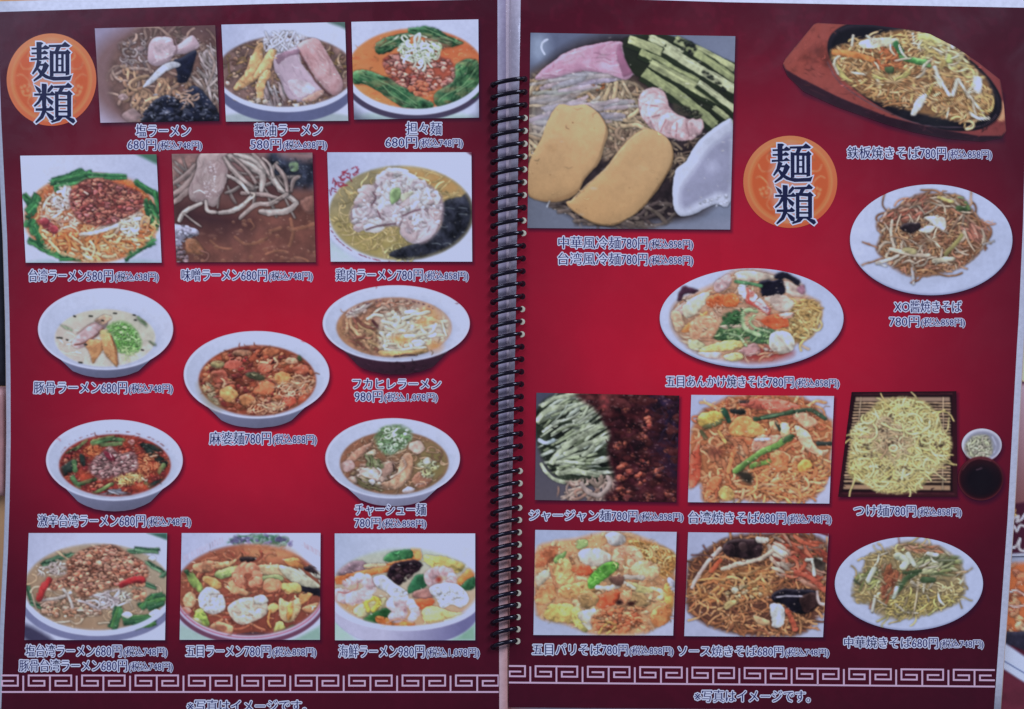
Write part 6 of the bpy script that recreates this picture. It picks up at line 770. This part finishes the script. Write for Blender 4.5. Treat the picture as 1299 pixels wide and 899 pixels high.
for fn, side, o, lab in CUTS:
    c = fn(); n = max(160, int(len(o))); k = len(o); d = np.concatenate([[0], np.cumsum(np.hypot(*(np.roll(o, -1, 0) - o).T))]); s = np.linspace(0, d[-1], 300, endpoint=True); oo = np.concatenate([o, o[:1]]); ox = np.interp(s, d, oo[:, 0]); oy = np.interp(s, d, oo[:, 1])
    cx, cy = (o[:, 0].min() + o[:, 0].max()) / 2, (o[:, 1].min() + o[:, 1].max()) / 2; rr = np.sqrt(np.linspace(0, 1, 72)) ** 1.3; rr[0] = 0
    X = cx + (ox - cx)[None, :] * rr[:, None]; Y = cy + (oy - cy)[None, :] * rr[:, None]; tag(grid_obj('dish_photo', X, Y, .00008 if fn is not d_dips else .0001, ink(c.sample(X, Y)), M_INK, page[side]), lab)
# ---------------------------------------------------------------- orange badges with the two large characters
KANJI = [[(278, 143), (375, 138), (398, 118), (434, 140), (420, 150), (280, 153)], [(278, 184), (370, 181), (392, 164), (420, 184), (410, 194), (280, 194)], [(272, 236), (375, 233), (397, 214), (432, 240), (272, 249)], [(322, 92), (360, 92), (377, 100), (362, 114), (362, 245), (325, 245)], [(328, 248), (362, 262), (335, 322), (290, 372), (283, 365), (314, 310)],
 [(345, 285), (383, 283), (397, 266), (428, 295), (402, 346), (357, 400), (300, 433), (295, 424), (345, 380), (374, 322), (380, 296), (345, 296)], [(320, 318), (345, 325), (380, 365), (430, 392), (500, 398), (600, 393), (628, 380), (612, 421), (470, 425), (400, 405), (350, 370)], [(430, 118), (545, 114), (570, 90), (613, 122), (602, 130), (430, 131)], [(498, 128), (534, 128), (508, 175), (485, 187), (478, 180)], [(440, 172), (575, 172), (592, 157), (617, 182), (605, 196), (440, 190)],
 [(438, 165), (467, 175), (467, 386), (440, 388)], [(576, 180), (606, 180), (606, 372), (578, 380)], [(490, 188), (509, 188), (509, 355), (490, 355)], [(539, 188), (556, 188), (556, 355), (539, 355)], [(508, 232), (540, 232), (540, 240), (508, 240)], [(508, 290), (540, 290), (540, 298), (508, 298)], [(462, 349), (580, 349), (580, 362), (462, 362)],
 [(303, 468), (350, 500), (362, 525), (345, 537), (325, 510)], [(452, 468), (472, 482), (432, 528), (416, 532), (420, 505)], [(368, 457), (405, 460), (408, 470), (401, 655), (371, 650)], [(302, 544), (440, 541), (457, 523), (484, 550), (472, 557), (302, 557)], [(358, 558), (380, 575), (342, 627), (305, 656), (299, 648), (334, 610)], [(398, 563), (436, 588), (467, 612), (455, 642), (428, 620)], [(315, 674), (430, 671), (442, 653), (472, 680), (460, 691), (315, 690)],
 [(373, 650), (407, 655), (402, 700), (376, 756), (318, 799), (311, 792), (354, 740), (374, 690)], [(400, 698), (440, 723), (471, 745), (467, 777), (440, 767), (418, 735)], [(475, 476), (575, 472), (597, 448), (630, 478), (620, 489), (475, 490)], [(528, 488), (564, 488), (537, 530), (514, 542), (508, 532)], [(484, 526), (590, 528), (606, 516), (636, 546), (620, 556), (484, 545)], [(484, 530), (511, 535), (511, 746), (486, 750)], [(591, 540), (622, 545), (622, 742), (593, 748)],
 [(508, 590), (594, 590), (594, 600), (508, 600)], [(508, 643), (594, 643), (594, 653), (508, 653)], [(508, 695), (594, 695), (594, 705), (508, 705)], [(508, 736), (594, 736), (594, 749), (508, 749)], [(502, 745), (545, 752), (522, 777), (456, 796), (448, 788), (490, 768)], [(570, 748), (605, 750), (647, 765), (658, 785), (641, 802), (614, 782)]]
def fan(polys, tf, dz, step, col, V, F, Cc):
    for i, p in enumerate(polys):
        p = np.array([tf(*a) for a in p]); o = sum(len(v) for v in V); V.append(P(p[:, 0], p[:, 1], hgt(p[:, 0], p[:, 1]) + dz + i * step)); Cc.append(np.ones((len(p), 3)) * col); F += tri(p, o)
def tri(p, o):
    from mathutils.geometry import tessellate_polygon
    return [tuple(o + k for k in t) for t in tessellate_polygon([[Vector((a, b, 0)) for a, b in p]])]
def grow(p, r):
    p = np.array(p, float); n = len(p); area_ = sum(p[i][0] * p[(i + 1) % n][1] - p[(i + 1) % n][0] * p[i][1] for i in range(n)); sg = 1 if area_ > 0 else -1; out = []
    for i in range(n):
        a = p[i] - p[i - 1]; b = p[(i + 1) % n] - p[i]; a /= np.hypot(*a) + 1e-9; b /= np.hypot(*b) + 1e-9; na = np.array([a[1], -a[0]]) * sg; nb = np.array([b[1], -b[0]]) * sg; m = na + nb; L = np.hypot(*m); m = m / max(L, .3); k = 1 / max(.5, float(m @ na) / max(np.hypot(*m), 1e-6)); out.append(p[i] + m / max(np.hypot(*m), 1e-6) * r * min(k, 1.6))
    return out
def badge(side, cx, cy, rx, ry, ox, oy, s):
    c = Cv(cx - rx - 3, cy - ry - 3, cx + rx + 3, cy + ry + 3, (196, 100, 66)).frame(cx, cy, 1.)
    c.grad(1, (206, 116, 80), (186, 88, 58), -20, -60, 10, 60); c.fill(c.emask(0, 0, rx * .90, ry * .9, 2), (216, 128, 84)); c.fill(c.emask(0, 0, rx * .865, ry * .865, 2), (190, 96, 60)); c.fill(c.emask(0, 0, rx * .84, ry * .84, 2), (208, 120, 78)); c.fill(c.emask(0, 0, rx * .82, ry * .82, 2), (180, 84, 50))
    K = (216, 128, 90)
    for sx in (-1, 1):
        for p in ([(40, -22), (36, -14), (26, -14), (20, -20)], [(26, -38), (30, -30), (24, -24), (18, -30)], [(44, -5), (38, -7), (30, 0), (28, 8), (32, 12)], [(26, 20), (30, 28), (24, 36), (18, 30)], [(38, 14), (34, 20), (26, 18), (24, 10), (30, 6)], [(20, 40), (14, 46)]): c.stroke([(sx * a, b) for a, b in p], 1.8, K, ao=0, lit=0)
        for a, b in ((34, 8), (38, 10), (36, 15), (30, 14)): c.fill(c.emask(sx * a, b, 2, 2, .8), K)
    c.fill(c.emask(0, 0, 26, 50, 8), (206, 160, 160), a=.55); c.blur(2); T = np.linspace(0, 2 * math.pi, 161); rr = np.linspace(0, 1, 50); X = cx + rx * np.cos(T)[None] * rr[:, None]; Y = cy + ry * np.sin(T)[None] * rr[:, None]
    o = tag(grid_obj('badge', X, Y, .00009, ink(c.sample(X, Y)), M_INK, page[side]), 'round orange badge with the two characters for noodles')
    V = []; F = []; Cc = []; tf = lambda x, y: (ox + (x - 460) / s, oy + (y - 445) / s)
    g = ink(np.array([196, 196, 222]) / 255.); fan([grow(p, 15) for p in KANJI], tf, .00012, 1.5e-6, g, V, F, Cc); fan([grow(p, 2.5) for p in KANJI], tf, .0002, 1.5e-6, ink(np.array([22, 26, 62]) / 255.), V, F, Cc)
    mesh_obj('lettering', np.concatenate(V), F, M_INK, page[side], np.concatenate(Cc), False)
badge('L', 65.3, 100.8, 56.9, 58.6, 66.5, 104.4, 6.915); badge('R', 1002.5, 230.5, 59.6, 58.5, 1006.5, 233.0, 6.95)
# ---------------------------------------------------------------- key fret border
def fret(side, x0, x1, ytop, slope, per, xd, first, last):
    V = []; F = []; Cc = []; k = [0]; col = ink(np.array([196, 156, 190]) / 255.)
    def bar(ax, ay, bx, by, w=1.1):
        ax, bx = min(ax, bx) - w, max(ax, bx) + w; ay, by = min(ay, by) - w, max(ay, by) + w; ax, bx = max(ax, x0), min(bx, x1)
        if bx - ax < .5: return
        n = max(2, int((bx - ax) / 20) + 1); X = np.linspace(ax, bx, n); o = sum(len(v) for v in V); X2 = np.concatenate([X, X]); Y2 = np.concatenate([0 * X + ay, 0 * X + by]) + (X2 - x0) * slope + ytop
        k[0] += 1; V.append(P(X2, Y2, hgt(X2, Y2) + .0001 + (k[0] % 7) * 2e-6)); Cc.append(np.ones((len(X2), 3)) * col)
        for i in range(n - 1): F.append((o + i, o + n + i, o + n + i + 1, o + i + 1))
    bar(x0, 21, x1, 21)
    for i in range(first, last + 1):
        d = xd + per * i; q = per / 67.7; bar(d, 1.5, d, 20)
        for sg in (1, -1):
            c = d + per / 2; f = lambda a: c + sg * a * q
            bar(f(0), 0, f(27), 0); bar(f(27), 0, f(27), 13); bar(f(27), 13, f(7), 13); bar(f(7), 13, f(7), 7); bar(f(7), 7, f(21), 7)
        bar(d + per / 2, 0, d + per / 2, 20)
    mesh_obj('key_fret_border', np.concatenate(V), F, M_INK, page[side], np.concatenate(Cc), False)
fret('L', 1.5, 632.5, 856.6, 0., 67.75, 29.5, -1, 8); fret('R', 645.6, 1262, 844.6, 5.2 / 617, 66.3, 672.7, -1, 8)
# ---------------------------------------------------------------- captions
_cu = bpy.data.curves.new('lettering_source', 'FONT'); _cu.resolution_u = 2; _ob = bpy.data.objects.new('lettering_source', _cu); COL.objects.link(_ob)
def glyphs(text, off=0.):
    _cu.body = text; _cu.offset = off; bpy.context.view_layer.update(); e = _ob.evaluated_get(bpy.context.evaluated_depsgraph_get()); me = e.to_mesh(); n = len(me.vertices); v = np.zeros(n * 3); me.vertices.foreach_get('co', v); v = v.reshape(-1, 3)[:, :2].copy()
    me.calc_loop_triangles(); t = np.zeros(len(me.loop_triangles) * 3, np.int32); me.loop_triangles.foreach_get('vertices', t); e.to_mesh_clear(); return v, t.reshape(-1, 3)
def caption(side, lines, halo=1.5):
    V = []; F = []; Cc = []; base = [0]; hc = ink(np.array([216, 206, 236]) / 255.); dc = ink(np.array([40, 44, 96]) / 255.)
    def put(v, t, dz, col): V.append(P(v[:, 0], v[:, 1], hgt(v[:, 0], v[:, 1]) + dz)); F.append(t + base[0]); Cc.append(np.ones((len(v), 3)) * col); base[0] += len(v)
    def seg(text, x0, x1, yb, hgt_px, slope, ws=1., core=dc):
        if not text: return
        v, t = glyphs(text, -.008); a, b = v[:, 0].min(), v[:, 0].max(); X = x0 + (v[:, 0] - a) / (b - a) * (x1 - x0); Y = yb - (v[:, 1]) * hgt_px / .80 + (X - x0) * slope
        r = halo * ws
        for i in range(10): an = i * math.pi / 5; put(np.stack([X + math.cos(an) * r, Y + math.sin(an) * r], 1), t, .00013 + i * 1.2e-6, hc)
        for i, dx in enumerate((-.2, 0, .2)): put(np.stack([X + dx * 1.3, Y], 1), t, .00017 + i * 1.2e-6, core)
    for name, price, tax, x0, x1, y0, y1, slope in lines:
        H = y1 - y0; yb = y1 - .18 * H; tw = (70 if ',' in tax else 58) if tax else 0; pw = 33.5 if price else 0
        if name and not price: seg(name, x0 + 1.5, x1 - 1.5, yb, H * .84, slope)
        elif name: seg(name, x0 + 1.5, x1 - tw - pw - 1.2, yb, H * .84, slope)
        pc = ink(np.array([50, 50, 104]) / 255.)
        if price: seg(price, x1 - tw - pw if name else x0 + 1, x1 - tw - 1, yb + .2 + (x1 - tw - pw - x0 if name else 0) * slope, H * .86, slope, .9, pc)
        if tax: seg(tax, x1 - tw + 1.6, x1 - 1, yb - .4 + (x1 - tw - x0) * slope, H * .64, slope, .68, ink(np.array([52, 50, 104]) / 255.))
    o = mesh_obj('caption', np.concatenate(V), np.concatenate(F), M_INK, page[side], np.concatenate(Cc), False); o['label'] = 'caption ' + ' '.join((a[0] + a[1] + a[2]) for a in lines); return o
def T(n, tax): return '(税込%s円)' % tax
A680, A580, A780, A980 = ('680円', '(税込748円)'), ('580円', '(税込638円)'), ('780円', '(税込858円)'), ('980円', '(税込1,078円)')
for side, lines in [
 ('L', [('塩ラーメン', '', '', 171, 243, 158.5, 175, 0), ('',) + A680 + (161, 257, 176.5, 191.5, 0)]), ('L', [('醤油ラーメン', '', '', 321.5, 410, 157.5, 174, 0), ('',) + A580 + (317, 415.5, 176, 191, 0)]), ('L', [('担々麺', '', '', 514, 561.5, 155.5, 172.5, 0), ('',) + A680 + (488, 588, 173.5, 188.5, 0)]),
 ('L', [('台湾ラーメン',) + A580 + (35.5, 202, 342.5, 358.5, 0)]), ('L', [('味噌ラーメン',) + A680 + (229, 397.5, 342, 357.5, 0)]), ('L', [('鶏肉ラーメン',) + A780 + (425, 595, 341.5, 357.5, 0)]), ('L', [('豚骨ラーメン',) + A680 + (41.5, 220, 484.5, 500.5, 0)]), ('L', [('麻婆麺',) + A780 + (264.5, 402.5, 548.5, 565.5, 0)]),
 ('L', [('フカヒレラーメン', '', '', 446, 560.5, 480.5, 495, 0), ('',) + A980 + (449, 556, 496, 511, 0)]), ('L', [('激辛台湾ラーメン',) + A680 + (47, 243, 653.5, 669.5, 0)]), ('L', [('チャーシュー麺', '', '', 449, 541.5, 639.5, 655, 0), ('',) + A780 + (449, 541.5, 656.5, 671, 0)]),
 ('L', [('塩台湾ラーメン',) + A680 + (31, 213, 818.5, 834.5, 0), ('豚骨台湾ラーメン',) + A680 + (23, 220, 837.5, 853, 0)]), ('L', [('五目ラーメン',) + A780 + (234.5, 402, 819, 834.5, 0)]), ('L', [('海鮮ラーメン',) + A980 + (428.5, 609, 819, 835.5, 0)]), ('L', [('※写真はイメージです。', '', '', 236, 390, 888.5, 905, 0)]),
 ('R', [('中華風冷麺',) + A780 + (707, 880, 300.5, 316.5, 0.006), ('台湾風冷麺',) + A780 + (706.5, 880, 321, 337, 0.006)]), ('R', [('鉄板焼きそば',) + A780 + (1073.5, 1259, 186.5, 202.5, 0.006)]), ('R', [('XO醬焼きそば', '', '', 1133, 1221, 382, 397.5, .004), ('',) + A780 + (1127.5, 1225, 401, 415.5, .004)]), ('R', [('五目あんかけ焼きそば',) + A780 + (843.5, 1065.5, 477, 492, .006)]),
 ('R', [('ジャージャン麺',) + A780 + (670, 867.5, 647, 661.5, .006)]), ('R', [('台湾焼きそば',) + A680 + (872.5, 1055.5, 649.5, 665, .006)]), ('R', [('つけ麺',) + A780 + (1082, 1220.5, 641, 656, .006)]), ('R', [('五目パリそば',) + A780 + (674, 855, 817, 832, .005)]), ('R', [('ソース焼きそば',) + A680 + (859, 1052.5, 819.5, 833.5, .005)]), ('R', [('中華焼きそば',) + A680 + (1069.5, 1248.5, 808.5, 823, .005)]), ('R', [('※写真はイメージです。', '', '', 879.5, 1029, 876, 892, .003)])]:
    caption(side, lines)
bpy.data.objects.remove(_ob)
# ---------------------------------------------------------------- black plastic spiral
def coil():
    pts = []; k = 26
    for i in range(NL):
        yl = LY0[i]; xr = XR(yl) - .9; yr = yl - 8; yn = LY0[i + 1] if i < NL - 1 else None
        for j in range(k):
            t = j / k; a = math.pi * t; e = min(1, t * 1.25); e = e * e * (3 - 2 * e) * .35 + .65 * math.sin(min(1, t * 1.05) * math.pi / 2); x = (XL + xr) / 2 - (xr - XL) / 2 * math.cos(a); pts.append((x, yl + (yr - yl) * e, ZP + .0002 + .0036 * math.sin(a) ** .8))
        if yn is None: pts.append((xr, yr, ZP)); pts.append((xr, yr, ZP - .0015)); break
        for j in range(12): t = j / 12; a = math.pi * t; x = (XL + xr) / 2 + (xr - XL) / 2 * math.cos(a); pts.append((x, yr + (yn - yr) * t, ZP + .0002 - .0034 * math.sin(a) ** .8))
    p = np.array(pts); W = P(p[:, 0], p[:, 1], p[:, 2]); n = len(W); tg = np.gradient(W, axis=0); tg /= np.linalg.norm(tg, axis=1)[:, None]; up = np.array([0, 1., 0]); s1 = np.cross(tg, up); s1 /= np.linalg.norm(s1, axis=1)[:, None] + 1e-9; s2 = np.cross(s1, tg); m = 10; V = []
    for j in range(m): a = 2 * math.pi * j / m; V.append(W + .00088 * (math.cos(a) * s1 + math.sin(a) * s2))
    V = np.stack(V, 1).reshape(-1, 3); i = np.arange(n - 1)[:, None] * m; j = np.arange(m)[None]; F = np.stack([i + j, i + (j + 1) % m, i + m + (j + 1) % m, i + m + j], -1).reshape(-1, 4)
    o = mesh_obj('spiral_binding', V, F, plain('black_plastic', (.006, .003, .008), .17, 0, .2, 20), menu); o['label'] = 'glossy black plastic spiral threaded through both pages'
coil()
# ---------------------------------------------------------------- a second menu lying under the right edge
def other_menu():
    m2 = tag(empty('second_menu', tuple(P(1300, 600, .0012))), 'second printed menu sheet partly hidden under the right edge of the open menu', 'menu')
    c = Cv(1240, 225, 1420, 980, (70, 22, 40)).frame(1249, 440, 4.09)
    c.fill(c.mask([(100, -900), (700, -900), (700, 186), (215, 186), (190, 176), (100, 170)], 3, False), (240, 214, 172)); c.grad(c.mask([(100, 190), (700, 190), (700, 760), (100, 830)], 6, False), (176, 150, 172), (120, 78, 84), 150, 200, 150, 800)
    c.stroke([(185, 172), (195, 183), (215, 187), (700, 190)], 5, (60, 40, 60), ao=.2, sm=False)
    c.frame(1249, 640, 3.47); c.fill(c.mask([(100, 0), (240, -20), (600, -20), (600, 200), (100, 230)], 3, False), (64, 24, 44)); c.noodles(c.mask([(120, 20), (600, -10), (600, 90), (120, 60)], 4), 16, 14, [(196, 150, 96)], 60, .5, ao=.1)
    for p in ([(118, 110), (132, 96), (140, 118), (156, 92), (176, 96)], [(120, 190), (140, 180), (156, 150), (150, 190), (176, 205), (190, 170)], [(130, 60), (150, 50), (140, 76), (165, 60), (180, 40)], [(185, 120), (220, 100), (230, 140), (260, 110)], [(200, 190), (240, 160), (260, 200)]): c.stroke(p, 11, (222, 216, 234), ao=.2, lit=0)
    c.fill(c.mask([(60, 216), (600, 200), (600, 560), (60, 560)], 2, False), (150, 156, 186)); c.stroke([(60, 232), (600, 214)], 5, (40, 40, 66), ao=.1, sm=False); c.stroke([(60, 224), (600, 206)], 5, (206, 212, 238), ao=.1, sm=False)
    mp = c.mask([(60, 300), (110, 262), (300, 250), (600, 240), (600, 560), (200, 570), (60, 590)], 6); c.fill(mp, (190, 104, 66)); c.crumbs(mp, 46, 56, [(206, 140, 104), (186, 110, 80), (220, 160, 126), (196, 120, 96)], .4); c.shreds(mp, 60, 16, [(214, 150, 116), (176, 100, 76), (226, 180, 150)], 50); c.glints(mp, 30, 5)
    for p in ([(112, 384), (140, 376), (176, 400)], [(100, 440), (140, 450), (180, 440)]): c.stroke(p, 9, (236, 196, 196))
    c.blob([(60, 560), (140, 555), (240, 560), (600, 600), (600, 700), (240, 690), (170, 640), (60, 600)], (36, 34, 50), 20, .3); c.fill(c.mask([(40, 596), (90, 610), (260, 720), (600, 900), (600, 1010), (300, 850), (174, 782), (70, 716), (30, 700)], 3), (182, 196, 232)); c.stroke([(50, 668), (80, 684), (174, 740), (300, 812)], 4, (70, 76, 130), ao=.1)
    c.fill(c.mask([(30, 712), (70, 722), (174, 786), (300, 856), (600, 1020), (600, 1200), (0, 1200)], 3), (96, 38, 56), .06, NC); c.blur(1)
    X, Y = np.meshgrid(np.linspace(1242, 1415, 116), np.linspace(228, 975, 420)); V = P(X, Y, .0014 + 0 * X).reshape(-1, 3) - np.array(m2.location); mesh_obj('printed_face', V, grid_faces(*X.shape), M_INK, m2, ink(c.sample(X, Y)).reshape(-1, 3))
    q = [(1240, 226), (1418, 226), (1418, 978), (1240, 978)]; o = slab('backing_sheet', q, .0006, .0012, M_FILM, m2, FILM * .8, False); o.location = -m2.location
other_menu()
